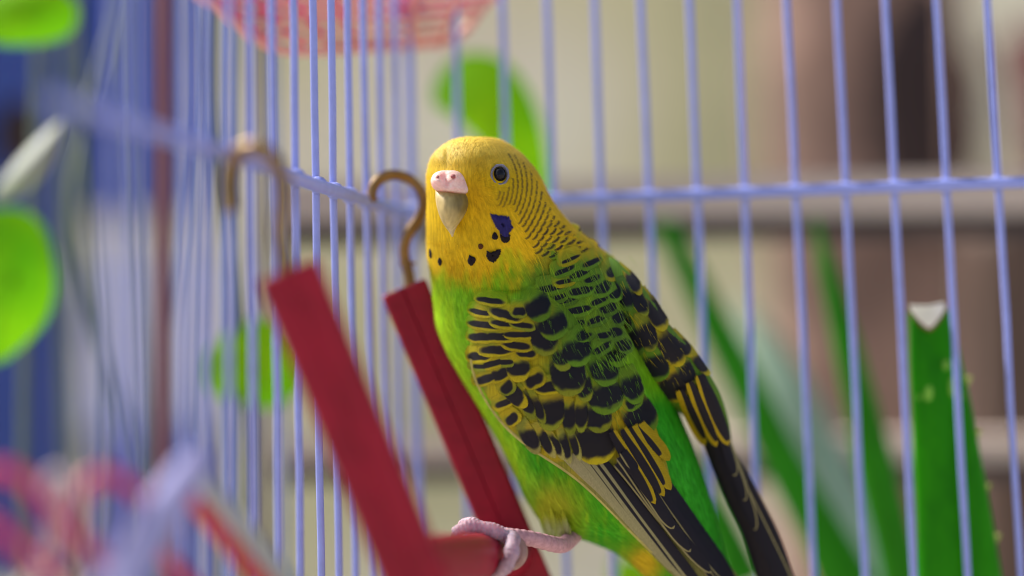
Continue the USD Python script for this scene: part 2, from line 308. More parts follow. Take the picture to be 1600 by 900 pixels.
# the pale cut end, a V shaped wedge
def flat_patch(pxs, dist, thick, name, m, parent, label=None):
    from shapely.geometry import Polygon
    pxs = np.array(pxs, float); a = trimesh.creation.extrude_polygon(Polygon(pxs), 1.0, engine='earcut')
    v = np.array(a.vertices); return obj(name, trimesh.Trimesh(P(v[:, 0], v[:, 1], dist + (v[:, 2] - .5) * thick), a.faces), m, parent, smooth=False, label=label)
cutz = AD - .0035
flat_patch([(1417, 475), (1424, 479), (1450, 479), (1477, 474), (1480, 482), (1474, 494), (1462, 511), (1452, 518), (1440, 511), (1430, 500), (1421, 488)], cutz, .0030, 'cut_rim', M['cutrim'], al_leaf)
flat_patch([(1420, 476), (1428, 477.5), (1450, 477.5), (1475, 473), (1477, 481), (1472, 491), (1460, 507), (1452, 513), (1446, 510), (1434, 499), (1424, 487)], cutz - .0006, .0034, 'cut_end', M['cut'], al_leaf)
for (sx, sy) in ((1516, 592), (1531, 676), (1546, 760), (1561, 838)):
    s_ = tube(spline([P(sx - 16, sy + 14, AD), P(sx - 7, sy + 4, AD), P(sx + 2, sy - 3, AD - .0004)], 8), np.linspace(.0016, .0002, 8), 10)
    obj('spine', s_, M['spine'], al_leaf)
for (sx, sy, a, b) in ((1452, 616, 8, 14), (1438, 622, 5, 9), (1488, 604, 6, 16), (1432, 660, 4, 16), (1500, 620, 4, 10), (1478, 570, 5, 9), (1500, 668, 3, 8), (1445, 690, 3, 8), (1450, 790, 3, 9), (1510, 730, 4, 9)):
    e = trimesh.creation.icosphere(2); ev = np.array(e.vertices) * [a, b, .0004]
    obj('pale_spot', trimesh.Trimesh(P(sx + ev[:, 0], sy + ev[:, 1], AD - .0115 * .35 * math.sqrt(max(.05, 1 - ((sx - 1475) / 58) ** 2)) * 1.0 + .0004 + ev[:, 2]), e.faces), M['aloespot'], al_leaf)
obj('leaf', aloe_leaf([(1272, 335, 1276, 335), (1276, 400, 1298, 398), (1290, 480, 1326, 480), (1305, 560, 1352, 560), (1325, 660, 1378, 655), (1345, 760, 1404, 755), (1370, 860, 1428, 855), (1395, 1000, 1460, 990)], .565, .55, .5), M['aloefar'], al)
obj('leaf', aloe_leaf([(1000, 280, 1004, 280), (1015, 340, 1048, 335), (1055, 430, 1098, 420), (1100, 530, 1150, 515), (1148, 630, 1202, 612), (1195, 730, 1252, 712), (1240, 820, 1305, 800), (1290, 940, 1370, 910)], .62, .57, .5), M['aloefar'], al)
obj('leaf', aloe_leaf([(1150, 470, 1160, 465), (1165, 540, 1215, 525), (1185, 620, 1265, 600), (1220, 720, 1318, 700), (1270, 830, 1372, 815), (1310, 960, 1430, 940)], .66, .62, .4), M['aloegrey'], al, label='pale grey green leaf')
obj('leaf', aloe_leaf([(1070, 690, 1074, 690), (1085, 760, 1112, 750), (1110, 830, 1150, 820), (1140, 920, 1190, 900)], .56, .55, .5), M['aloefar'], al)

# ------------------------------------------------------------------ the cage
cage = thing('bird_cage', 'wire bird cage painted pale lavender, its back and left walls around the bird', 'cage')
TH = math.radians(14.0)
corner = P(641, 330, 0.522)
dirB = np.array([math.cos(TH), -math.sin(TH)]); dirL = np.array([-math.sin(TH), -math.cos(TH)])
def on_wall(px, py, dirw, off=0.0):
    """Where the line of sight meets a wall of the cage (vertical plane through the corner post)."""
    nrm = np.array([-dirw[1], dirw[0]]); ray = np.array([(px - 800) / FPX, 1.0])
    dist = (nrm @ corner[:2] + off) / (nrm @ ray)
    return P(px, py, dist)
R_W = 0.00073
def wire(pxt, pxb, dirw, r=R_W, name='wire'):
    a = on_wall(pxt + (pxt - pxb) * .2, -180, dirw); b = on_wall(pxb + (pxb - pxt) * .2, 1080, dirw)
    n = 12; t = np.linspace(0, 1, n)[:, None]; pts = a * (1 - t) + b * t
    pts[1:-1] += rng.normal(0, .00006, (n - 2, 3))
    obj(name, tube(pts, r, 14), M['wire'], cage)
for xt, xb in ((711, 733), (784, 811), (854, 886), (929, 960), (1001, 1040), (1077, 1115), (1151, 1187), (1229, 1273), (1307, 1352), (1383, 1428), (1463, 1512), (1543, 1595), (1623, 1679), (1703, 1763)):
    wire(xt, xb, dirB)
for xt, xb in ((616, 627), (592, 606), (567, 586), (543, 556), (517, 530), (489, 502), (458, 470), (424, 437), (390, 398), (356, 360), (320, 320), (290, 288), (216, 208), (178, 168)):
    wire(xt, xb, dirL)
wire(638, 655, dirB, R_W * 1.35, 'corner_post')
def hbar(pts, dirw, off, r, name):
    q = spline([on_wall(px, py, dirw, off) for px, py in pts], 60)
    obj(name, tube(q, r, 14), M['wire'], cage)
hbar([(640, 327), (760, 318), (900, 311), (1160, 301), (1400, 292), (1600, 285), (1720, 280)], dirB, -.0011, .0012, 'cross_bar')
hbar([(644, 330), (600, 322), (540, 303), (480, 285), (420, 262), (340, 236), (250, 208), (130, 172), (90, 160)], dirL, .0013, .0013, 'cross_bar')
# welds where wires meet the bar
for px, py in ((1166, 301), (1243, 298), (1322, 295), (1399, 292), (1477, 290), (1559, 286), (1090, 304), (1014, 307)):
    e = trimesh.creation.icosphere(2); e.apply_scale([.0019, .0014, .0016]); e.apply_translation(on_wall(px, py, dirB, -.0006)); obj('weld', e, M['wire'], cage)
for px, py in ((497, 289), (523, 298), (548, 306), (572, 314), (463, 277)):
    e = trimesh.creation.icosphere(2); e.apply_scale([.0018, .0018, .0017]); e.apply_translation(on_wall(px, py, dirL, .0007)); obj('weld', e, M['wire'], cage)
e = trimesh.creation.icosphere(3); e.apply_scale([.0040, .0035, .0030]); e.apply_translation(P(634, 8, .524)); obj('corner_joint', e, M['lavender'], cage)

# ------------------------------------------------------------------ pink wire basket hanging outside, top
bk = thing('wire_basket', 'red and peach wire basket hanging at the top beyond the cage corner', 'basket')
BD = .506
for i, (yy, xl, xr) in enumerate(((-30, 275, 820), (-12, 300, 790), (6, 326, 766), (24, 352, 740), (42, 384, 716), (60, 414, 698))):
    obj('wire', tube(spline([P(xl, yy - 6, BD), P((xl + xr) / 2, yy + 2, BD + .01), P(xr, yy - 10, BD + .02)], 16), .00075, 8), M['pink' if i < 4 else 'peach'], bk)
for k in range(7):
    x = 290 + k * 80
    obj('wire', tube([P(x - 40, -60, BD - .004), P(436 + k * 42, 76, BD + .003 + k * .003)], .0006, 8), M['pink' if k < 4 else 'peach'], bk)
obj('rim', tube(spline([P(300, -8, BD - .004), P(370, 40, BD - .004), P(440, 78, BD), P(560, 76, BD + .01), P(690, 66, BD + .02), P(740, 30, BD + .02), P(790, -14, BD + .02)], 60), .0010, 10), M['peach'], bk)

# ------------------------------------------------------------------ toys low in front, at the left
tag(obj('clip_bar', tube(spline([P(312, 716, .372), P(270, 775, .366), P(225, 850, .36), P(170, 960, .35)], 20), np.linspace(.0026, .0040, 20), 16), M['lavender']), 'pale lavender plastic bar, blurred, leaning in the lower left corner', 'bar')
rd = thing('red_perch', 'red perch slat with a grey edge leaning at the lower left before the wires', 'perch')
obj('slat', tube([P(288, 765, .395), P(440, 945, .39)], .0015, 12), M['redrod'], rd)
obj('edge', tube([P(312, 745, .40), P(470, 935, .395)], .0015, 12), M['greyrod'], rd)
tag(obj('short_red_rod', tube([P(225, 830, .385), P(320, 940, .38)], .0012, 12), M['redrod']), 'short bright red rod under the lavender bar', 'rod')
tw = thing('wire_toy', 'pink and beige loops of wire blurred in the bottom left corner', 'toy')
obj('pink_loop', tube(spline([P(-40, 745, .36), P(30, 745, .36), P(85, 800, .36), P(150, 870, .36), P(210, 960, .36)], 40), .0013, 10), M['pinklav'], tw)
obj('pink_loop', tube(spline([P(-30, 810, .352), P(40, 860, .352), P(110, 930, .352)], 30), .0013, 10), M['pinklav'], tw)
obj('pink_loop', tube(spline([P(60, 900, .362), P(105, 820, .362), P(150, 745, .362), P(215, 770, .366), P(250, 800, .366)], 40), .0012, 10), M['pinklav'], tw)
obj('beige_loop', tube(spline([P(30, 930, .36), P(85, 850, .36), P(110, 770, .36), P(90, 740, .36), P(70, 790, .36)], 40), .0008, 10), M['beigewire'], tw)
obj('beige_loop', tube(spline([P(90, 920, .36), P(82, 840, .36), P(100, 770, .36)], 40), .0008, 10), M['beigewire'], tw)

# ------------------------------------------------------------------ the red ladder
lad = thing('red_ladder', 'red plastic ladder hooked on the cage wall, its rung under the bird', 'ladder')
RAIL1, RAIL2 = .400, .492
def rail(top, bot, wpx, dist, dist2, depth):
    """A rail: rounded flat bar with a shallow groove down its face."""
    top, bot = np.array(top, float), np.array(bot, float); ax = (bot - top) / np.linalg.norm(bot - top); nr = np.array([-ax[1], ax[0]]) * -1
    hw = wpx / 2; r = 5.0
    prof = [(-hw, depth / 2 - .0006), (-hw, -depth / 2 + .0007), (-hw + 2, -depth / 2 + .0002), (-hw + r, -depth / 2), (-4.2, -depth / 2), (-3.0, -depth / 2 + .0003), (-1.8, -depth / 2), (hw - r, -depth / 2), (hw - 2, -depth / 2 + .0002), (hw, -depth / 2 + .0007), (hw, depth / 2 - .0006), (hw - r, depth / 2), (-hw + r, depth / 2)]
    n = 30; V = []
    L = np.linalg.norm(bot - top)
    for i, s in enumerate(np.concatenate([[0, .004, .012], np.linspace(.03, 1, n)])):
        sh = [0.93, 0.98, 1.0][i] if i < 3 else 1.0
        for (a, d) in prof:
            q = top + ax * s * L + nr * a * sh * (1 if True else 1); V.append(P(q[0], q[1], np.interp(s, [0, 1], [dist, dist2]) + d * sh))
    m = len(prof); n2 = n + 3; f = grid_faces(n2, m, True); N = len(V)
    V = np.array(V); V = np.vstack([V, V[:m].mean(0), V[-m:].mean(0)]); j = np.arange(m)
    f = np.vstack([f, np.stack([(j + 1) % m, j, np.full(m, N)], 1), np.stack([N - m + j, N - m + (j + 1) % m, np.full(m, N + 1)], 1)])
    me = trimesh.Trimesh(V, f, process=False); me.fix_normals()
    return me
obj('rail', rail((449, 421), (672, 960), 100, RAIL1, RAIL1, .009), M['red'], lad, smooth=25)
obj('rail', rail((631, 449), (846, 960), 74, RAIL2, RAIL2, .009), M['red'], lad, smooth=25)
ra, rb = P(648, 876, RAIL1 + .004), P(800, 866, RAIL2 - .003)
obj('rung', tube(np.array([ra + (rb - ra) * t for t in np.linspace(0, 1, 20)]), .0044, 28), M['red'], lad, smooth=30)
def hook(pts, r, dist):
    hk = obj('hook', tube(spline([P(a, b, dist + c) for a, b, c in pts], 60), r, 16), M['brass'], lad)
    return hk
hook([(582, 312, -.004), (585, 290, -.003), (606, 274, -.002), (640, 280, 0), (661, 308, 0), (655, 340, 0), (636, 370, 0), (632, 400, 0), (638, 425, 0), (639, 452, 0)], .00108, RAIL2 - .002)
cp = tube([P(637, 409, RAIL2 - .002), P(637, 414, RAIL2 - .002)], .0017, 20); obj('hook_collar', cp, M['brass'], lad, smooth=30)
hook([(362, 330, .004), (358, 280, .004), (372, 240, .003), (405, 232, 0), (432, 258, 0), (443, 300, 0), (438, 350, 0), (441, 390, 0), (446, 430, 0)], .00135, RAIL1)

# ------------------------------------------------------------------ the bird: its body as one lofted surface
def loft(sec, n, m, bow=None):
    """sec rows: Lx, Ly, Rx, Ry, centre offset, half depth. Returns direction points, offsets and grid."""
    s = np.array(sec, float); k = np.arange(len(s)); q = np.linspace(0, len(s) - 1, n); s = PchipInterpolator(k, s)(q)
    th = np.linspace(0, 2 * np.pi, m, endpoint=False)
    c, hf = (s[:, :2] + s[:, 2:4]) / 2, (s[:, 2:4] - s[:, :2]) / 2
    u = np.cos(th)[None, :]; v = -np.sin(th)[None, :]
    px = c[:, :1] + hf[:, :1] * u; py = c[:, 1:2] + hf[:, 1:2] * u
    dy = s[:, 4:5] + s[:, 5:6] * np.sign(v) * np.abs(v) ** 0.92
    return px, py, dy
BODY = [(744, 214, 746, 214, .004, .0005), (715, 217, 779, 218, .004, .0055), (690, 229, 815, 240, .004, .0090), (671, 252, 842, 272, .004, .0113),
        (666, 280, 857, 302, .004, .0124), (667, 315, 872, 326, .0045, .0128), (666, 352, 893, 350, .0055, .0130), (666, 392, 922, 374, .007, .0138), (673, 432, 950, 396, .009, .0150),
        (677, 470, 976, 418, .0105, .0164), (681, 505, 1000, 448, .0115, .0175), (695, 545, 1022, 492, .012, .0184), (716, 584, 1038, 535, .012, .0188), (741, 626, 1048, 580, .012, .0186), (769, 673, 1058, 634, .012, .0178),
        (798, 728, 1082, 695, .0115, .0165), (826, 788, 1100, 745, .011, .0148), (862, 831, 1115, 796, .011, .0125), (918, 846, 1127, 840, .011, .0102), (968, 868, 1136, 880, .011, .0084),
        (1008, 902, 1146, 925, .011, .0066), (1045, 955, 1160, 975, .011, .0050), (1090, 1040, 1180, 1045, .0115, .0035), (1140, 1130, 1200, 1130, .012, .002)]
NB, MB_ = 300, 220
bpx, bpy, bdy = loft(BODY, NB, MB_)
# face relief: a shallow fold above the cere, a fuller brow and cheek
def gauss(px, py, cx, cy, sx, sy): return np.exp(-((px - cx) / sx) ** 2 - ((py - cy) / sy) ** 2)
front = bdy < .006
rel = -.0006 * gauss(bpx, bpy, 735, 240, 30, 16) + .0007 * gauss(bpx, bpy, 699, 240, 5, 18) - .0007 * gauss(bpx, bpy, 683, 245, 14, 14) - .0012 * gauss(bpx, bpy, 815, 340, 40, 40) + .0009 * gauss(bpx, bpy, 781, 273, 17, 18) - .0008 * gauss(bpx, bpy, 745, 390, 40, 30)
bdy = bdy + np.where(front, rel, 0)
def front_field(px, py, dy, sigma=3.0, x0=600, x1=1300, y0=180, y1=1160, step=4):
    """Distance offset of the surface that faces the viewer, as an interpolated map with a little smoothing."""
    h = px.shape[1] // 2
    X, Y, Z = px[:, :h + 1].ravel(), py[:, :h + 1].ravel(), dy[:, :h + 1].ravel()
    gx, gy = np.meshgrid(np.arange(x0, x1 + 1, step), np.arange(y0, y1 + 1, step))
    lin = LinearNDInterpolator(np.stack([X, Y], 1), Z)(gx, gy); near = NearestNDInterpolator(np.stack([X, Y], 1), Z)(gx, gy)
    g = np.where(np.isnan(lin), near, lin); g = gaussian_filter(g, sigma)
    from scipy.interpolate import RegularGridInterpolator
    itp = RegularGridInterpolator((np.arange(y0, y1 + 1, step), np.arange(x0, x1 + 1, step)), g, bounds_error=False, fill_value=None)
    return lambda a, b: itp(np.stack([np.asarray(b, float), np.asarray(a, float)], -1))
f_body = front_field(bpx, bpy, bdy, 0.8)
f_soft = front_field(bpx, bpy, bdy, 3.5)

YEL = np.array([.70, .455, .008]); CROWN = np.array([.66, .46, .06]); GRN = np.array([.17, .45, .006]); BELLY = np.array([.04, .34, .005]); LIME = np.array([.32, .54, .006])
MANT = np.array([.13, .25, .020]); RUMP = np.array([.03, .34, .012]); WHITE = np.array([.55, .55, .42]); OLIVE = np.array([.24, .24, .05]); GOLD = np.array([.50, .36, .01])
def mixc(a, b, t): return a + (b - a) * np.asarray(t)[..., None]
def body_col(px, py):
    q = np.stack([px / 26, py / 26, np.zeros_like(px)], -1); nz = meshkit.fbm(q, 3, 11) - .5
    q2 = np.stack([px / 7, py / 30, np.ones_like(px)], -1); nz2 = meshkit.fbm(q2, 2, 5) - .5
    yb = np.interp(px, [660, 700, 760, 810, 840, 880, 920, 960], [432, 436, 430, 420, 402, 388, 388, 400])
    c = mixc(np.broadcast_to(YEL, px.shape + (3,)), CROWN, smoothstep(285, 235, py) * .9)
    c = mixc(c, np.array([.60, .32, .004]), gauss(px, py, 742, 300, 24, 40) * .7)
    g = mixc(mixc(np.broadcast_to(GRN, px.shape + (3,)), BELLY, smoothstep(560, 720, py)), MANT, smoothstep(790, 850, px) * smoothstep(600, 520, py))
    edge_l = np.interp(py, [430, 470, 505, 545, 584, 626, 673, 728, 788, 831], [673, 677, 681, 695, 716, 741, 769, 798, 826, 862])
    g = mixc(g, LIME, np.clip(smoothstep(46, 2, px - edge_l) * .75 * smoothstep(830, 700, py) + np.clip(nz2 * 1.2, 0, .6), 0, 1))  # lime along the left outline paints in rim light; noise adds streaks
    g = mixc(g, np.array([.42, .42, .02]), np.clip(gauss(px, py, 865, 800, 40, 45) * 1.0 + nz * .3, 0, .8) * smoothstep(660, 760, py))
    g = mixc(g, RUMP, smoothstep(985, 1010, px) * smoothstep(600, 640, py))
    g = mixc(g, GOLD * 1.1, np.clip(gauss(px, py, 1005, 880, 28, 30) * 1.2, 0, 1))
    c = mixc(c, g, smoothstep(-26, 30, py - yb + nz * 50 + nz2 * 40))
    return np.clip(c * (1 + .25 * nz)[..., None], 0, 1)
bird = thing('parakeet', 'yellow and green parakeet with black scalloped wings perched on the red ladder', 'parrot')
V = P(bpx, bpy, D + bdy).reshape(-1, 3); f = grid_faces(NB, MB_, True); N = len(V)
V = np.vstack([V, P(1170, 1160, D + .012)]); j = np.arange(MB_); f = np.vstack([f, np.stack([N - MB_ + j, N - MB_ + (j + 1) % MB_, np.full(MB_, N)], 1)])
bm = trimesh.Trimesh(V, f, process=False)
if bm.volume < 0: f = f[:, ::-1]
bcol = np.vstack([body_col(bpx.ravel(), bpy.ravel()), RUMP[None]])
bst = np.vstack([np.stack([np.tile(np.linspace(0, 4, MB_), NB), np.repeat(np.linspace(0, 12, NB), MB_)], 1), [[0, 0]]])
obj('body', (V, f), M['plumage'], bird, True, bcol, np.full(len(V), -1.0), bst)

# ------------------------------------------------------------------ feathers
def feather_arrays(base, tip, hw, hf, lift0, lift1, col, patf, nu=9, nv=13, bend=0.0, shape=0.55, pw=2.2, curl=.00025, root=.55, colf=None, clip=1.2, rimw=5.0, inside=None):
    base, tip = np.array(base, float), np.array(tip, float); d = tip - base; L = np.linalg.norm(d); d /= L; nrm = np.array([-d[1], d[0]])
    u = np.linspace(-1, 1, nu); v = np.linspace(0, 1, nv) ** .85; U, Vv = np.meshgrid(u, v)
    wv = np.where(Vv > shape, np.sqrt(np.clip(1 - ((Vv - shape) / (1 - shape)) ** pw, 0.0015, 1)), 1) * (root + (1 - root) * smoothstep(0, .45, Vv))
    a = Vv * L; b = U * hw * wv + bend * np.sin(Vv * np.pi / 2) ** 2
    px = base[0] + d[0] * a + nrm[0] * b; py = base[1] + d[1] * a + nrm[1] * b
    off = hf(px, py) - (lift0 + (lift1 - lift0) * Vv) + curl * U ** 2
    pos = P(px, py, D + off).reshape(-1, 3)
    pat = np.clip(patf(a, b, L, hw * wv, U, Vv), -clip, clip).ravel()
    c = np.broadcast_to(col, (nu * nv, 3)) if colf is None else colf(px, py, U, Vv).reshape(-1, 3)
    st = np.stack([(Vv - np.abs(U) * .5 * hw / L * 1.5).ravel() * L / 26 + rng.uniform(0, 50), (U * .6).ravel() + rng.uniform(0, 50)], 1)
    rim = np.minimum((1 - np.abs(U)) * hw * wv / rimw, np.clip(1 - Vv, 0, 1) * L / rimw)
    rim = np.minimum(rim, Vv * L / 8)
    if inside is not None: rim = np.minimum(rim, inside(px, py))
    rim = rim.ravel()
    e = 2.0
    du, dv = P(px + e, py, D + hf(px + e, py)) - P(px - e, py, D + hf(px - e, py)), P(px, py + e, D + hf(px, py + e)) - P(px, py - e, D + hf(px, py - e))
    nr = np.cross(du, dv).reshape(-1, 3); nr /= np.linalg.norm(nr, axis=1, keepdims=True); nr *= -np.sign(nr[:, 1:2])
    f_ = grid_faces(nv, nu); g_ = np.zeros_like(pos)
    for q in range(3): np.add.at(g_, f_[:, q], np.cross(pos[f_[:, 1]] - pos[f_[:, 0]], pos[f_[:, 2]] - pos[f_[:, 0]]))
    if g_[:, 1].sum() > 0: f_ = f_[:, ::-1]; g_ = -g_
    g_ /= np.linalg.norm(g_, axis=1, keepdims=True) + 1e-15
    nr = nr * .75 + g_ * .25; nr /= np.linalg.norm(nr, axis=1, keepdims=True)
    return pos, f_, c, pat, st, np.clip(rim, 0, 1.5), nr
def add(parts, name, parent, label=None, kind=None):
    """One mesh from feather arrays."""
    v, f, c, p, s, n, ri, no = [], [], [], [], [], 0, [], []
    for (a, b, cc, pp, ss, rr_, nn_) in parts:
        v.append(a); f.append(b + n); c.append(cc); p.append(pp); s.append(ss); ri.append(rr_); no.append(nn_); n += len(a)
    return obj(name, (np.vstack(v), np.vstack(f)), M['plumage'], parent, True, np.vstack(c), np.concatenate(p), np.vstack(s), label, kind, np.concatenate(ri), np.vstack(no))

FR = {'y': np.array([.40, .33, .009]), 'g': np.array([.105, .225, .016]), 'o': np.array([.19, .225, .018]), 'd': np.array([.07, .15, .018]), 'p': np.array([.30, .29, .09]), 'b': np.array([.48, .34, .009])}
def spot_feather(cx, cy, w, h, ang, fr, hf, fringe=8, lift=.0005, extra=22, side=4, field=None, cres=.22, raise_=.0002, inside=None):
    """A covert whose black mark is centred at (cx, cy): w across, h along; ang is where its tip points (degrees, 90 = down)."""
    ang = ang + rng.uniform(-5, 5); w, h = (w * 1.3, h * 1.0) if h < 18 else (w * 1.16, h * 1.02)
    d = np.array([math.cos(math.radians(ang)), math.sin(math.radians(ang))]); c = np.array([cx, cy])
    tip = c + d * (h / 2 + fringe); L = h + fringe + extra; base = tip - d * L; ac = L - fringe - h / 2
    jit, sd, sk = rng.uniform(.85, 1.2), int(rng.integers(1, 999)), rng.uniform(-.22, .22)
    def patf(a, b, L_, hwv, U, Vv):
        nz = meshkit.fbm(np.stack([a / 9, b / 9, a * 0], -1), 2, sd) - .5
        y = b / (w / 2); x = (a - ac) / (h / 2) + cres * y * y - cres * .3 + sk * y + nz * .45
        big = h >= 18
        px_ = np.where(x > 0, np.abs(x * 1.04) ** 2.4, np.abs(x * (.72 if big else .84)) ** (1.7 if big else 2.2))
        return (1 - (px_ + np.abs(y * (.80 if big else .95) + nz * .3) ** 3.4)) * 1.3
    f0 = field if field is not None else (lambda px, py: np.broadcast_to(FR[fr], px.shape + (3,)))
    def colf(px, py, U, Vv):
        t = (.25 + .65 * smoothstep(.45, .9, Vv))
        c_ = f0(px, py) * (1 - t[..., None]) + FR[fr] * jit * t[..., None]
        return c_ * (1 + .12 * smoothstep(.8, 1, Vv))[..., None]
    return feather_arrays(base, tip, w / 2 + (side - 2.2 if h >= 18 else side), hf, raise_, lift + raise_, FR[fr], patf, nu=15, nv=19, bend=rng.uniform(-3, 3), curl=.00008, rimw=6.0, shape=.6, pw=2.0, root=.8, colf=colf, inside=inside)

# left wing: a core that hugs the flank, then rows of feathers
LW = [(772, 458, 780, 456, 0, 0), (744, 468, 838, 452, 0, 0), (734, 500, 884, 478, 0, 0), (733, 540, 926, 514, 0, 0), (741, 585, 966, 550, 0, 0), (759, 625, 992, 590, 0, 0), (791, 668, 1012, 630, 0, 0), (838, 708, 1030, 680, 0, 0),
      (882, 738, 1044, 730, 0, 0), (926, 772, 1056, 775, 0, 0), (980, 828, 1086, 815, 0, 0), (1034, 884, 1120, 858, 0, 0), (1080, 930, 1160, 910, 0, 0), (1130, 980, 1195, 965, 0, 0), (1195, 1025, 1200, 1025, 0, 0)]
def wing_core(sec, hf, thick, n=90, m=49):
    s = np.array(sec, float)[:, :4]; k = np.arange(len(s)); q = np.linspace(0, len(s) - 1, n); s = PchipInterpolator(k, s)(q)
    u = np.sin(np.linspace(-np.pi / 2, np.pi / 2, m))[None]
    px = (s[:, :1] + s[:, 2:3]) / 2 + (s[:, 2:3] - s[:, :1]) / 2 * u; py = (s[:, 1:2] + s[:, 3:4]) / 2 + (s[:, 3:4] - s[:, 1:2]) / 2 * u
    t = np.linspace(0, 1, n)[:, None]; env = np.sqrt(np.clip(1 - np.abs(u) ** 3.0, 0, 1)) * smoothstep(0, .20, t) ** .8 * (1 - .55 * t)
    return px, py, hf(px, py) - thick * env + .0002, hf(px, py) + .0015
lx, ly, lf, lb = wing_core(LW, f_soft, .0038)
f_lw = front_field(np.hstack([lx, lx]), np.hstack([ly, ly]), np.hstack([lf, lf]), 1.0)
lw = UsdGeom.Xform.Define(stage, bird.GetPath().pathString + '/left_wing').GetPrim()
def core_mesh(px, py, fr, bk, colf, parent):
    n, m = px.shape; A, B = P(px, py, D + fr).reshape(-1, 3), P(px, py, D + bk).reshape(-1, 3)
    f = grid_faces(n, m); i = np.arange(n - 1); e = []
    for col_ in (0, m - 1):
        a = i * m + col_; b = (i + 1) * m + col_; e += [np.stack([a, b, a + n * m], 1), np.stack([b, b + n * m, a + n * m], 1)]
    F = np.vstack([f, f[:, ::-1] + n * m] + e); c = colf(px.ravel(), py.ravel())
    st = np.stack([px.ravel() / 60, py.ravel() / 60], 1)
    return obj('wing_core', (np.vstack([A, B]), F), M['plumage'], parent, True, np.vstack([c, c]), np.full(2 * n * m, -1.0), np.vstack([st, st]))
def lw_col(px, py):
    q = np.stack([px / 22, py / 14, np.zeros_like(px)], -1); nz = meshkit.fbm(q, 3, 3)
    c = mixc(np.broadcast_to(FR['y'], px.shape + (3,)), FR['o'], smoothstep(.35, .65, nz))
    c = mixc(c, FR['g'], smoothstep(820, 900, px) * smoothstep(660, 560, py))
    c = mixc(c, FR['b'], np.clip(gauss(px, py, 968, 672, 24, 34) * 1.2 + gauss(px, py, 868, 622, 34, 9), 0, 1))
    c = mixc(c, FR['p'] * .7, smoothstep(700, 790, py))
    return mixc(c, body_col(px, py), np.clip(smoothstep(484, 462, py) + smoothstep(746, 735, px) * smoothstep(560, 500, py), 0, 1))
core_mesh(lx, ly, lf, lb, lw_col, lw)

spots = [  # small coverts on the shoulder: black wavy bars
    (767, 470, 34, 9, 97, 'y'), (750, 488, 26, 8, 98, 'y'), (790, 492, 40, 13, 100, 'y'), (812, 487, 17, 13, 100, 'o'), (758, 508, 40, 10, 92, 'y'), (784, 506, 26, 9, 95, 'y'), (816, 508, 28, 9, 98, 'o'),
    (752, 527, 30, 12, 92, 'y'), (781, 526, 38, 12, 92, 'y'), (812, 523, 40, 9, 96, 'y'), (778, 547, 40, 13, 88, 'y'), (806, 540, 34, 11, 94, 'y'), (749, 557, 27, 13, 84, 'y'), (769, 569, 30, 9, 80, 'y'), (750, 573, 22, 7, 88, 'o'), (789, 566, 22, 8, 84, 'o'), (822, 553, 22, 11, 94, 'y'),
    (760, 592, 30, 12, 76, 'y'), (780, 586, 24, 16, 72, 'y'), (810, 578, 30, 19, 84, 'y'), (792, 606, 16, 16, 64, 'o'), (835, 595, 24, 17, 72, 'y'), (857, 605, 32, 16, 86, 'y'),
    (806, 619, 20, 28, 46, 'y'), (788, 630, 24, 10, 60, 'y'), (824, 632, 15, 30, 60, 'o'), (840, 640, 13, 30, 68, 'o'), (862, 646, 36, 34, 82, 'o'), (889, 654, 19, 31, 84, 'o'), (908, 652, 17, 29, 86, 'o'), (934, 653, 36, 28, 72, 'o'),
    # middle coverts
    (842, 480, 34, 26, 62, 'g'), (866, 508, 38, 26, 64, 'g'), (849, 529, 36, 36, 76, 'o'), (903, 549, 38, 28, 76, 'g'), (890, 587, 46, 44, 78, 'o'), (880, 560, 26, 20, 78, 'o'), (946, 580, 36, 28, 74, 'g'), (946, 622, 46, 32, 70, 'g'), (990, 607, 28, 30, 66, 'g'), (1003, 652, 44, 36, 58, 'g'), (914, 606, 22, 24, 76, 'o'),
    (920, 520, 30, 16, 72, 'g'), (962, 556, 26, 18, 66, 'g'),
    # lower rows
    (829, 688, 20, 28, 58, 'p'), (853, 694, 13, 32, 62, 'p'), (868, 697, 11, 30, 64, 'p'), (884, 700, 12, 32, 68, 'p'), (898, 698, 10, 28, 72, 'p'), (931, 693, 54, 46, 82, 'y'), (800, 655, 16, 14, 50, 'y'),
    (1008, 692, 16, 26, 48, 'b'), (990, 628, 20, 16, 60, 'g'),
]
flow = np.array([.52, .85])
for s_ in spots:
    cx, cy, w_, h_, an, fr = s_
    small = h_ < 18
    add([spot_feather(cx, cy, w_, h_, an, fr, f_lw, fringe=5.5 if small else 11, lift=.0004 if small else .00065, extra=14 if small else 24, side=6 if small else 4.5, field=lw_col, cres=.14 if small else .34, raise_=.0003)], 'covert', lw)

# flight feathers of the left wing: dark blades with thin pale edges
def blade_pat(edge_u, sgn=1, tipw=.0):
    def patf(a, b, L, hwv, U, Vv):
        d = np.minimum((1 - U * sgn) * hwv, (1 - Vv) * L * .8)     # distance to the pale rim, which runs round the tip
        return (d - edge_u * 34) * .8
    return patf
def blade(base, tip, hw, hf, l0, l1, col, eu, tipw, parent, name='flight_feather', sgn=1, bend=0., label=None, nu=17, nv=40, shape=.78):
    add([feather_arrays(base, tip, hw, hf, l0, l1, np.asarray(col), blade_pat(eu, sgn, tipw), nu, nv, bend, shape, 2.0, .0002, .7, clip=2.6, rimw=2.0)], name, parent, label)
EDGE = np.array([.27, .235, .11]); PALE = np.array([.33, .31, .17]); GREY = np.array([.10, .10, .06])
prim = [((882, 712), (1020, 850), 10, .35), ((892, 708), (1042, 872), 10, .30), ((900, 702), (1062, 893), 10, .26), ((910, 700), (1085, 915), 10, .22), ((925, 700), (1112, 935), 11, .18)]
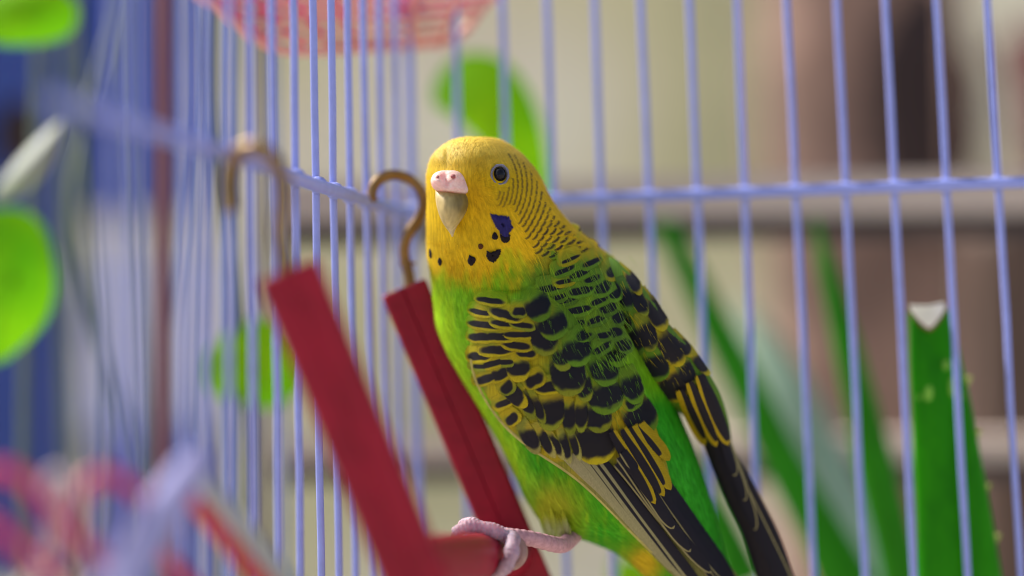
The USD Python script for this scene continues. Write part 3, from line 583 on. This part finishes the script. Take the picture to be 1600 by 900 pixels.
for i, (b0, t0, hw, eu) in enumerate(prim):
    blade(b0, t0, hw, f_lw, .0002 + .0001 * i, .0003 + .0002 * i, PALE * (1 - .06 * i), eu, .0, lw, 'flight_feather', 1, 5)
long_ = [((985, 690), (1184, 985), 15, .06, 0), ((990, 690), (1170, 945), 15, .06, 0), ((985, 690), (1154, 913), 15, .07, 0), ((962, 722), (1116, 892), 11, .085, 0), ((966, 712), (1084, 859), 11, .085, 0), ((972, 704), (1058, 823), 11, .085, 0)]
for i, (b0, t0, hw, eu, tw_) in enumerate(long_):
    blade(b0, t0, hw, f_lw, .0008 + .00025 * i, .0009 + .0003 * i, EDGE, eu, tw_, lw, 'flight_feather', 1, 6)
# tertials with yellow borders
for (b0, t0, hw, eu) in (((955, 672), (1022, 790), 11, .16), ((972, 668), (1036, 778), 11, .18), ((988, 664), (1046, 768), 12, .30), ((1000, 660), (1044, 722), 11, .362)):
    add([feather_arrays(b0, t0, hw, f_lw, .0016, .0026, FR['b'] * .85, blade_pat(eu, -1, .06), 13, 18, -3, .6, 2.0, .0002, .7, clip=2.6, rimw=2.5)], 'tertial', lw)
# pale leading edge of the wing
edge_pts = spline([(738, 560), (748, 600), (772, 642), (806, 680), (850, 712), (885, 735), (925, 768), (975, 818), (1020, 862)], 60)
ev = P(edge_pts[:, 0], edge_pts[:, 1], D + f_lw(edge_pts[:, 0], edge_pts[:, 1]) + .0001)
obj('wing_edge', tube(ev, np.linspace(.0005, .0004, 60), 8), mat('wing_edge_down', (.42, .36, .10), .8, .1, 400, bump=.0002), lw)

# right wing, beyond the back
RW = [(952, 402, 960, 404, .005, .001), (938, 430, 984, 424, .0035, .004), (948, 470, 1020, 466, .0025, .0065), (965, 512, 1047, 508, .003, .007), (985, 552, 1078, 540, .004, .007), (1008, 592, 1104, 578, .0055, .0065), (1034, 622, 1127, 620, .0075, .0055),
      (1066, 648, 1140, 665, .0095, .0045), (1092, 680, 1144, 693, .011, .0036), (1114, 735, 1166, 733, .012, .003), (1136, 786, 1192, 783, .0125, .0026), (1160, 836, 1218, 836, .013, .0022), (1178, 890, 1237, 890, .0135, .0019), (1196, 940, 1250, 935, .014, .0015), (1240, 1010, 1246, 1010, .014, .0006)]
rx, ry, rdy = loft(RW, 90, 64)
f_rw = front_field(rx, ry, rdy, 1.0)
rw = UsdGeom.Xform.Define(stage, bird.GetPath().pathString + '/right_wing').GetPrim()
V = P(rx, ry, D + rdy).reshape(-1, 3); F = grid_faces(90, 64, True)
if trimesh.Trimesh(V, F, process=False).volume < 0: F = F[:, ::-1]
cc = mixc(np.broadcast_to(FR['g'], (len(V), 3)), np.array([.02, .016, .022]), smoothstep(650, 700, ry.ravel()))
obj('wing_core', (V, F), M['plumage'], rw, True, cc, np.full(len(V), -1.0), np.stack([rx.ravel() / 60, ry.ravel() / 60], 1))
rw_edge = np.array([[958, 403], [984, 424], [1020, 466], [1047, 508], [1078, 540], [1104, 578], [1127, 620], [1140, 665], [1144, 693]], float)
def rw_inside(px, py): return np.clip(1.2 - (px - np.interp(py, rw_edge[:, 1], rw_edge[:, 0])) / 4, -1, 2)   # feathers end where the wing turns away
rspots = [(990, 442, 16, 30, 66, 'y'), (979, 467, 18, 26, 66, 'd'), (999, 474, 18, 32, 68, 'o'), (1028, 489, 26, 46, 66, 'y'), (1013, 526, 26, 34, 70, 'o'), (992, 535, 22, 30, 66, 'd'), (1051, 545, 30, 46, 62, 'y'), (1024, 576, 34, 30, 64, 'g'), (1071, 543, 15, 22, 56, 'y'), (1097, 570, 16, 26, 56, 'y'),
          (1053, 606, 38, 34, 62, 'y'), (1075, 585, 22, 26, 60, 'o'), (960, 455, 16, 20, 66, 'd'), (975, 505, 18, 20, 66, 'd')]
for cx, cy, w_, h_, an, fr in rspots:
    add([spot_feather(cx, cy, w_, h_, an, fr, f_rw, fringe=8, lift=.0006, extra=26, side=4, inside=rw_inside)], 'covert', rw)
for i, (b0, t0, hw, eu) in enumerate((((1106, 650), (1252, 985), 14, .06), ((1102, 652), (1240, 945), 13, .07), ((1122, 650), (1177, 830), 10, .066), ((1118, 648), (1161, 784), 9, .066), ((1120, 645), (1145, 745), 9, .066))):
    blade(b0, t0, hw, f_rw, .0000 + .0002 * i, .0002 + .00035 * i, EDGE * (1.3 - .06 * i), eu, .016, rw, 'flight_feather', -1, -4)
for (b0, t0, hw, eu) in (((1060, 608), (1104, 696), 11, .26), ((1076, 596), (1122, 698), 11, .2), ((1092, 584), (1140, 696), 13, .17)):
    add([feather_arrays(b0, t0, hw, f_rw, .0016, .0026, FR['b'] * .9, blade_pat(eu, 1, .07), 13, 18, 2, .55, 2.0, .0002, .7, clip=2.6, rimw=2.5)], 'tertial', rw)

# mantle scales between the wings
mspots = [(882, 423, 24, 8, 72, 'g'), (907, 427, 26, 11, 66, 'g'), (862, 450, 30, 10, 84, 'g'), (909, 454, 26, 12, 76, 'g'), (942, 450, 20, 16, 60, 'g'), (867, 466, 26, 8, 80, 'd'), (904, 485, 28, 10, 80, 'g'), (951, 482, 20, 14, 62, 'd'), (932, 500, 22, 10, 70, 'd'), (967, 496, 14, 18, 62, 'd'),
          (909, 527, 24, 9, 76, 'd'), (944, 524, 16, 9, 76, 'd'), (940, 545, 24, 10, 62, 'd'), (958, 425, 14, 16, 62, 'y'), (925, 410, 22, 8, 64, 'g'), (892, 405, 22, 6, 70, 'y'), (937, 470, 20, 9, 66, 'g'), (883, 440, 22, 7, 76, 'y'), (885, 470, 22, 7, 80, 'd'), (895, 507, 26, 9, 78, 'd'), (962, 520, 16, 16, 64, 'd'), (975, 540, 16, 18, 64, 'd'), (926, 436, 18, 9, 70, 'g'), (962, 460, 14, 12, 62, 'g')]
f_man = lambda a, b: np.minimum(f_body(a, b), f_rw(a, b)) if False else f_body(a, b)
man = UsdGeom.Xform.Define(stage, bird.GetPath().pathString + '/mantle').GetPrim()
for cx, cy, w_, h_, an, fr in mspots:
    add([spot_feather(cx, cy, w_ * 1.1, h_, an, fr, lambda a, b: f_body(a, b) - .0035 * smoothstep(880, 960, a) * smoothstep(400, 470, b) - .0003, fringe=7, lift=.0005, extra=18, side=6, field=body_col)], 'covert', man)

# fine barred feathers on nape, cheek and neck: rows around the face
o = np.array([716, 288]); rows = []
r = 62.0; row = 0
while r < 285:
    st_ = np.interp(r, [60, 110, 170, 285], [6.2, 7.6, 10.5, 15.5]); n = int(r * 2.6 / (st_ * 1.25))
    for k in range(n):
        a = -1.25 + 2.6 * (k + .5 * (row % 2) + rng.uniform(-.12, .12)) / n
        a_c = a
        x, y = o + r * np.array([math.cos(a_c), math.sin(a_c) * .95])
        # inside the barred region: behind the eye, above the cheek patch, not yet on the mantle
        if x < 778 and y < 330: continue
        if y < 262 and x < 796 + (262 - y) * .1: continue
        if y > 322 and x < 800 + (y - 322) * .55 and y < 420: continue
        if y > np.interp(x, [780, 840, 880, 920, 960], [330, 405, 415, 412, 405]): continue
        edge = np.interp(y, [214, 240, 272, 302, 326, 350, 374, 396, 418], [770, 812, 840, 854, 868, 888, 916, 944, 970])
        if x > edge - 3: continue
        if (x - 781) ** 2 + ((y - 273)) ** 2 < 25 ** 2: continue
        fl = np.array([math.cos(a_c), math.sin(a_c)]); bl = smoothstep(120, 230, r); fl = fl * (1 - bl) + np.array([.5, .86]) * bl; ang = math.degrees(math.atan2(fl[1], fl[0]))
        rows.append((x, y, st_, ang, r))
    r += st_; row += 1
fine = []
for (x, y, s0, ang, r) in rows:
    d = np.array([math.cos(math.radians(ang)), math.sin(math.radians(ang))]); tip = np.array([x, y]) + d * s0 * .35; base = tip - d * s0 * 2.1
    col = body_col(np.array([x]), np.array([y]))[0] * rng.uniform(.9, 1.08)
    dark = float(np.interp(r, [60, 90, 140, 200, 285], [.10, .28, .42, .66, .9])) * rng.uniform(.8, 1.1)
    def patf(a, b, L, hwv, U, Vv, dark=dark):
        t = (Vv + .10 * U * U - .73) / .115
        return dark * (1.05 - t * t * 1.2)
    fine.append(feather_arrays(base, tip, s0 * .80, lambda a, b: f_body(a, b), -.0002, .00042, col, patf, nu=5, nv=11, shape=.6, curl=.0001, rimw=2.5))
add(fine, 'neck_feathers', bird, 'fine black barred yellow feathers of nape and cheek', 'stuff')

# cheek patch and throat spots: small dark feathers lying on the throat
def patch(name, outline, colr, lift=.00035, jag=1.2, n=8, label=None):
    oo = spline(list(outline) + [outline[0]], 70)[:-1]; c = oo.mean(0); oo = oo + rng.normal(0, jag, oo.shape) * np.minimum(1, np.linalg.norm(oo - c, axis=1) / 12)[:, None]
    t = np.linspace(0, 1, n)[1:]; px = np.concatenate([[c[0]], (c[0] + (oo[:, 0] - c[0]) * t[:, None]).ravel()]); py = np.concatenate([[c[1]], (c[1] + (oo[:, 1] - c[1]) * t[:, None]).ravel()])
    rr = np.concatenate([[0], np.repeat(t, len(oo))]); m = len(oo); jj = np.arange(m)
    f = np.vstack([np.stack([np.zeros(m, int), 1 + jj, 1 + (jj + 1) % m], 1), grid_faces(n - 1, m, True) + 1])
    v = P(px, py, D + f_body(px, py) - lift * (1 - rr ** 4) - .00018)
    cc = np.broadcast_to(colr, (len(v), 3)) * (1 + .5 * (meshkit.noise(np.stack([px / 3, py / 8, px * 0], -1), 2) - .5))[:, None]
    return obj(name, (v, f), M['plumage'], bird, True, cc, np.full(len(v), -1.0), np.stack([px / 40, py / 40], 1), label, rim=(1 - rr) * 3.2 + .05)
BLK = np.array([.014, .010, .018]); VIO = np.array([.022, .019, .135])
patch('throat_spot', [(772, 362), (777, 366), (778, 373), (772, 375), (768, 371)], BLK, .0003, .4)
patch('throat_spot', [(781, 366), (790, 369), (797, 366), (797, 375), (791, 380), (784, 378)], BLK, .0004, .5)
patch('cheek_patch', [(764, 333), (776, 335), (789, 336), (798, 341), (801, 352), (803, 357), (797, 364), (795, 372), (786, 372), (780, 362), (774, 354), (768, 343)], VIO, .0008, .6, label='violet blue cheek patch')
patch('throat_spot', [(760, 391), (770, 393), (782, 389), (782, 398), (777, 406), (770, 411), (762, 406), (759, 399)], BLK, .0006, .6)
patch('throat_spot', [(733, 398), (740, 401), (744, 405), (741, 412), (736, 416), (731, 411), (731, 404)], BLK, .0005, .5)
patch('throat_spot', [(670, 387), (674, 392), (675, 401), (673, 406), (670, 402), (669, 395)], BLK, .0003, .3)
patch('throat_spot', [(686, 402), (690, 407), (690, 413), (687, 416), (684, 411), (684, 406)], BLK, .0003, .3)
patch('throat_spot', [(748, 381), (754, 382), (755, 387), (750, 390), (747, 386)], np.array([.10, .035, .012]), .0003, .4)

# beak: pink cere over a horn coloured bill; its dark right part is brown horn plus painted shade
fb0 = lambda x, y: float(f_body(np.array([x]), np.array([y]))[0])
def small_loft(sec, n, m, name, mt, parent, label=None, relief=None, colf=None):
    s = np.array(sec, float); k = np.arange(len(s)); q = np.linspace(0, len(s) - 1, n); s = PchipInterpolator(k, s)(q); th = np.linspace(0, 2 * np.pi, m, endpoint=False)
    c, hf = (s[:, :2] + s[:, 2:4]) / 2, (s[:, 2:4] - s[:, :2]) / 2; u, v = np.cos(th)[None], -np.sin(th)[None]
    px = c[:, :1] + hf[:, :1] * u; py = c[:, 1:2] + hf[:, 1:2] * u; dy = s[:, 4:5] + s[:, 6:7] * u + s[:, 5:6] * v
    if relief is not None: dy = dy + np.where(v < 0, relief(px, py), 0)
    V = P(px, py, D + dy).reshape(-1, 3); F = grid_faces(n, m, True); N = len(V); V = np.vstack([V, V[:m].mean(0), V[-m:].mean(0)]); j = np.arange(m)
    F = np.vstack([F, np.stack([(j + 1) % m, j, np.full(m, N)], 1), np.stack([N - m + j, N - m + (j + 1) % m, np.full(m, N + 1)], 1)])
    if trimesh.Trimesh(V, F, process=False).volume < 0: F = F[:, ::-1]
    cc = None if colf is None else np.vstack([colf(px.ravel(), py.ravel()), colf(px[[0, -1], 0], py[[0, -1], 0])])
    return obj(name, (V, F), mt, parent, True, cc, label=label)
z0 = fb0(706, 300)
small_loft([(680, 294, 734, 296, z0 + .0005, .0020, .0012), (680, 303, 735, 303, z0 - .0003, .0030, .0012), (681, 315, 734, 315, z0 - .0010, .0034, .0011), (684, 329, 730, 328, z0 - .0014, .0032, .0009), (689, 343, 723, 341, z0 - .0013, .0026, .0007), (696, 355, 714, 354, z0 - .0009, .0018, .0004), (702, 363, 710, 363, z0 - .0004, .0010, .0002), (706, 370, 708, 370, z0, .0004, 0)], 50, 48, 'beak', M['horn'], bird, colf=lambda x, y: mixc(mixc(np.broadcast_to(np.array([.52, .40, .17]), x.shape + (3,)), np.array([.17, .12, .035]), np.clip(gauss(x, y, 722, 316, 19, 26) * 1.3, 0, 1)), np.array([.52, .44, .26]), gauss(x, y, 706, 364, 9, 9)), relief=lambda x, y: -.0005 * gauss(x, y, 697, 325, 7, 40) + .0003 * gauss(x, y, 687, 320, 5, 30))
small_loft([(694, 266, 708, 266, z0 + .0004, .0006, .0004), (683, 268.5, 719, 268, z0 - .0001, .0016, .0009), (676, 274, 728, 275, z0 - .0005, .0024, .0012), (673, 283, 734, 286, z0 - .0008, .0030, .0013), (675, 291, 737, 296, z0 - .0009, .0033, .0013), (679, 296, 736, 301, z0 - .0007, .0032, .0012), (684, 299, 731, 305, z0 - .0002, .0022, .0010)], 60, 64, 'cere', M['cere'], bird, relief=lambda x, y: -.0008 * gauss(x, y, 712, 277, 11, 9) - .0008 * gauss(x, y, 683, 279, 8, 9) + .0006 * gauss(x, y, 696, 276, 5, 14) + .0005 * gauss(x, y, 708, 276, 3.5, 3) + .0005 * gauss(x, y, 684, 278, 3, 3))
for (x, y, a, b) in ((684, 277, 3.0, 3.2), (708, 275.5, 4.2, 3.4)):
    ns = trimesh.creation.icosphere(2); nv_ = np.array(ns.vertices)
    dd = z0 - .0036 if x > 700 else z0 - .0034
    obj('nostril', trimesh.Trimesh(P(x + nv_[:, 0] * a, y + nv_[:, 1] * b, D + dd + nv_[:, 2] * .0006), ns.faces), M['nostril'], bird)
# eye
ez = fb0(781, 273)
def ball(cx, cy, a, b, d0, dd, name, m, parent=bird):
    s = trimesh.creation.icosphere(4); v = np.array(s.vertices)
    return obj(name, trimesh.Trimesh(P(cx + v[:, 0] * a, cy + v[:, 1] * b, D + d0 + v[:, 2] * dd), s.faces), m, parent)
ball(781, 273, 12.4, 14.6, ez + .0008, .0016, 'eyeball', M['iris'])
ball(781, 273, 10.9, 13.0, ez + .0006, .0021, 'pupil', M['eye'])
th = np.linspace(0, 2 * np.pi, 49); rgx, rgy = 781 + 13.0 * np.cos(th), 273 + 15.1 * np.sin(th); ring = P(rgx, rgy, D + .35 * f_body(rgx, rgy) + .65 * ez - .0005)
obj('eye_ring', tube(ring, .00024 + .00004 * np.sin(th * 9), 10, cap=False), M['lid'], bird)

# foot: toes round the rung, scaly
def toe(pts, r0, r1, name, ringed=True, mt='skin'):
    n = 120; p = spline([P(a, b, D + c) for a, b, c in pts], n); r = np.linspace(r0, r1, n)
    if ringed: r = r * (1 + .04 * np.sin(np.linspace(0, 2 * np.pi * 16, n)) + .10 * np.cos(np.linspace(0, 2 * np.pi * 3, n)) * (0 if name == 'tarsus' else 1))
    r[-4:] *= np.array([.95, .85, .65, .3]); r[:2] *= np.array([.5, .9])
    return obj(name, tube(p, r, 18), M['shank' if name == 'tarsus' else mt], ft)
ft = UsdGeom.Xform.Define(stage, bird.GetPath().pathString + '/foot').GetPrim()
toe([(898, 836, .006), (884, 849, .001), (868, 851, -.003), (835, 843, -.0075), (802, 838, -.010), (788, 838, -.0105)], .0016, .00145, 'tarsus')
toe([(800, 842, -.0105), (775, 832, -.0125), (748, 824, -.0135), (726, 824, -.0135), (713, 833, -.0127)], .0015, .0011, 'toe')
toe([(716, 829, -.0130), (709, 836, -.0124), (707, 846, -.0115), (710, 855, -.0105)], .0008, .0002, 'claw', False, 'claw')
toe([(798, 838, -.0100), (778, 830, -.009), (752, 822, -.009), (733, 816, -.008), (722, 822, -.006)], .0014, .0009, 'toe')
toe([(800, 842, -.0110), (800, 858, -.0165), (797, 874, -.0175), (786, 890, -.0165), (772, 905, -.014)], .0015, .0012, 'toe')
toe([(806, 848, -.0105), (815, 862, -.011), (812, 876, -.0115), (800, 886, -.011)], .0014, .0008, 'toe', False, 'claw')
# ------------------------------------------------------------------ thigh tuft, tail and fluff
tf = []
for k in range(48):
    x, y = 846 + 32 * (k % 16) / 15 + rng.uniform(-3, 3), rng.uniform(786, 800) + 6 * (k // 8); tx, ty = 860 + 30 * (k % 16) / 15 + rng.uniform(-3, 3), rng.uniform(836, 852)
    c_ = mixc(np.array([.30, .40, .08]), WHITE, np.array([rng.uniform(.05, .5)]))[0]
    def tcol(px, py, U, Vv, c_=c_): return mixc(body_col(px, py), np.broadcast_to(c_, px.shape + (3,)), smoothstep(.25, .75, Vv))
    tf.append(feather_arrays((x, y), (tx, ty), rng.uniform(4, 7), f_soft, .0001, .0055, c_, lambda a, b, L_, h_, U, V_: U * 0 - 1, nu=7, nv=11, rimw=6.0, colf=tcol))
add(tf, 'thigh_feathers', bird, kind='stuff')
for i, (b0, t0, hw) in enumerate((((1075, 900), (1290, 1420), 26), ((1085, 905), (1250, 1440), 26), ((1095, 910), (1310, 1380), 24), ((1065, 905), (1230, 1330), 24))):
    add([feather_arrays(b0, t0, hw, lambda a, b: f_soft(a, np.minimum(b, 1100)) * 0 + .012, -.0004 + .0004 * i, .0003 * i, np.array([.02, .10, .10]), lambda a, b, L, h_, U, V_: U * 0 - 1, 7, 14, 0, .8)], 'tail_feather', bird)

def fluff(n, i0, i1, lmin, lmax, width, lift, name, dark=0.0, region=None, gain=1.0):
    """Hair fine barbs that lie along the plumage, coloured like the feathers they grow from."""
    I = rng.integers(i0, i1, n); J = rng.integers(0, MB_, n)
    keep = (bdy[I, J] < .016); I, J = I[keep], J[keep]
    px, py = bpx[I, J], bpy[I, J]
    if region is not None: k = region(px, py); I, J, px, py = I[k], J[k], px[k], py[k]
    G = P(bpx, bpy, D + bdy); p = G[I, J]
    ds = G[np.minimum(I + 2, NB - 1), J] - G[I - 2, J]; dt = G[I, (J + 1) % MB_] - G[I, J - 1]
    nr = np.cross(dt, ds); nr /= np.linalg.norm(nr, axis=1, keepdims=True) + 1e-12
    cen = P(*((BODY[6][0] + BODY[6][2]) / 2, 500), D + .012)
    ctr = G.mean(1)[I]; sg = np.sign(((p - ctr) * nr).sum(1)); nr *= sg[:, None]
    d = ds / (np.linalg.norm(ds, axis=1, keepdims=True) + 1e-12)
    rad = p - P(712, 285, D - .012); rad -= nr * (rad * nr).sum(1)[:, None]; rad /= np.linalg.norm(rad, axis=1, keepdims=True) + 1e-12
    w_ = smoothstep(430, 330, py)[:, None]; d = d * (1 - w_) + rad * w_; d += rng.normal(0, .10, d.shape); d /= np.linalg.norm(d, axis=1, keepdims=True)
    L = rng.uniform(lmin, lmax, len(p))[:, None] * D / FPX; side = np.cross(nr, d); side /= np.linalg.norm(side, axis=1, keepdims=True); hw = width * D / FPX
    b0 = p + nr * .00005; m0 = p + d * L * .5 + nr * lift * .7; t0 = p + d * L + nr * lift * rng.uniform(.3, 1.2, (len(p), 1))
    v = np.stack([b0 - side * hw, b0 + side * hw, m0 - side * hw * .8, m0 + side * hw * .8, t0], 1).reshape(-1, 3)
    k = np.arange(len(p))[:, None] * 5; fc = np.concatenate([k + [0, 3, 1], k + [0, 2, 3], k + [2, 4, 3]], 0)
    c = body_col(px, py) * rng.uniform(.86, 1.16, len(p))[:, None] * gain
    c = np.clip(c, 0, .95); st = np.stack([np.repeat(rng.uniform(0, 50, len(p)), 5), np.repeat(rng.uniform(0, 50, len(p)), 5)], 1)
    nn = np.repeat(nr, 5, 0)
    me = obj(name, (v, fc), M['plumage'], bird, True, np.repeat(c, 5, 0), np.full(len(v), -1.0), st, kind='stuff')
    UsdGeom.Mesh(me).GetNormalsAttr().Set(Vt.Vec3fArray.FromNumpy(nn.astype(np.float32)))
face = lambda x, y: ~(((x > 668) & (x < 740) & (y > 262) & (y < 375)) | ((x - 781) ** 2 + (y - 273) ** 2 < 20 ** 2) | ((x > 760) & (x < 806) & (y > 330) & (y < 380)))
spot_c = np.array([(671, 396), (687, 409), (737, 407), (770, 399)])
clear = lambda x, y: np.all([((x - a) ** 2 + (y - b) ** 2) > 15 ** 2 for a, b in spot_c], axis=0)
fluff(11000, 6, 110, 4, 9, .45, .00016, 'head_fluff', region=lambda x, y: face(x, y) & clear(x, y) & (y < 440))
fluff(21000, 95, 262, 7, 15, .48, .00022, 'body_fluff', region=lambda x, y: (y > 405) & clear(x, y))

def barbs(n, x0, x1, y0, y1, region, hf, colf, dirf, lmin, lmax, width, lift, name, parent):
    """Fine pale barbs lying over the scalloped feathers."""
    x, y = rng.uniform(x0, x1, n), rng.uniform(y0, y1, n); k = region(x, y); x, y = x[k], y[k]; n = len(x)
    a = np.radians(dirf(x, y) + rng.normal(0, 7, n)); L = rng.uniform(lmin, lmax, n); dx, dy_ = np.cos(a), np.sin(a)
    def at(t, s_, up): X, Y = x + dx * L * t - dy_ * s_, y + dy_ * L * t + dx * s_; return P(X, Y, D + hf(X, Y) - up)
    w_ = width; lf_ = rng.uniform(.6, 1.2, n) * lift
    v = np.stack([at(0, -w_, .0002), at(0, w_, .0002), at(.5, -w_ * .8, lf_ * .7), at(.5, w_ * .8, lf_ * .7), at(1, 0, lf_)], 1).reshape(-1, 3)
    kk = np.arange(n)[:, None] * 5; fc = np.concatenate([kk + [0, 3, 1], kk + [0, 2, 3], kk + [2, 4, 3]], 0)
    if np.cross(v[fc[0, 1]] - v[fc[0, 0]], v[fc[0, 2]] - v[fc[0, 0]])[1] > 0: fc = fc[:, ::-1]
    c = np.clip(colf(x, y) * rng.uniform(.7, 1.5, n)[:, None], 0, .9)
    return obj(name, (v, fc), M['plumage'], parent, True, np.repeat(c, 5, 0), np.full(len(v), -1.0), np.repeat(rng.uniform(0, 50, (n, 2)), 5, 0), kind='stuff')
f_mb = lambda a, b: f_body(a, b) - .0035 * smoothstep(880, 960, a) * smoothstep(400, 470, b) - .0006
barbs(420, 835, 985, 395, 570, lambda x, y: (x - 835) * 1.15 > (y - 440) * .8, f_mb, lambda x, y: np.clip(body_col(x, y) * 1.1, 0, .6), lambda x, y: np.interp(x, [840, 980], [72, 58]), 14, 30, .32, .0007, 'barbs', man)
barbs(260, 930, 1090, 420, 600, lambda x, y: (np.abs((y - 420) * .62 + 965 - x) < 45) & (np.interp(y, rw_edge[:, 1], rw_edge[:, 0]) - x > 16), f_rw, lambda x, y: np.broadcast_to(FR['y'], (len(x), 3)), lambda x, y: 58 + 0 * x, 14, 30, .32, .0008, 'barbs', rw)
barbs(260, 835, 1010, 490, 670, lambda x, y: (np.abs((y - 480) * .9 + 845 - x) < 60), f_lw, lambda x, y: np.broadcast_to(FR['g'] * 1.2, (len(x), 3)), lambda x, y: 66 + 0 * x, 12, 26, .32, .0014, 'barbs', lw)
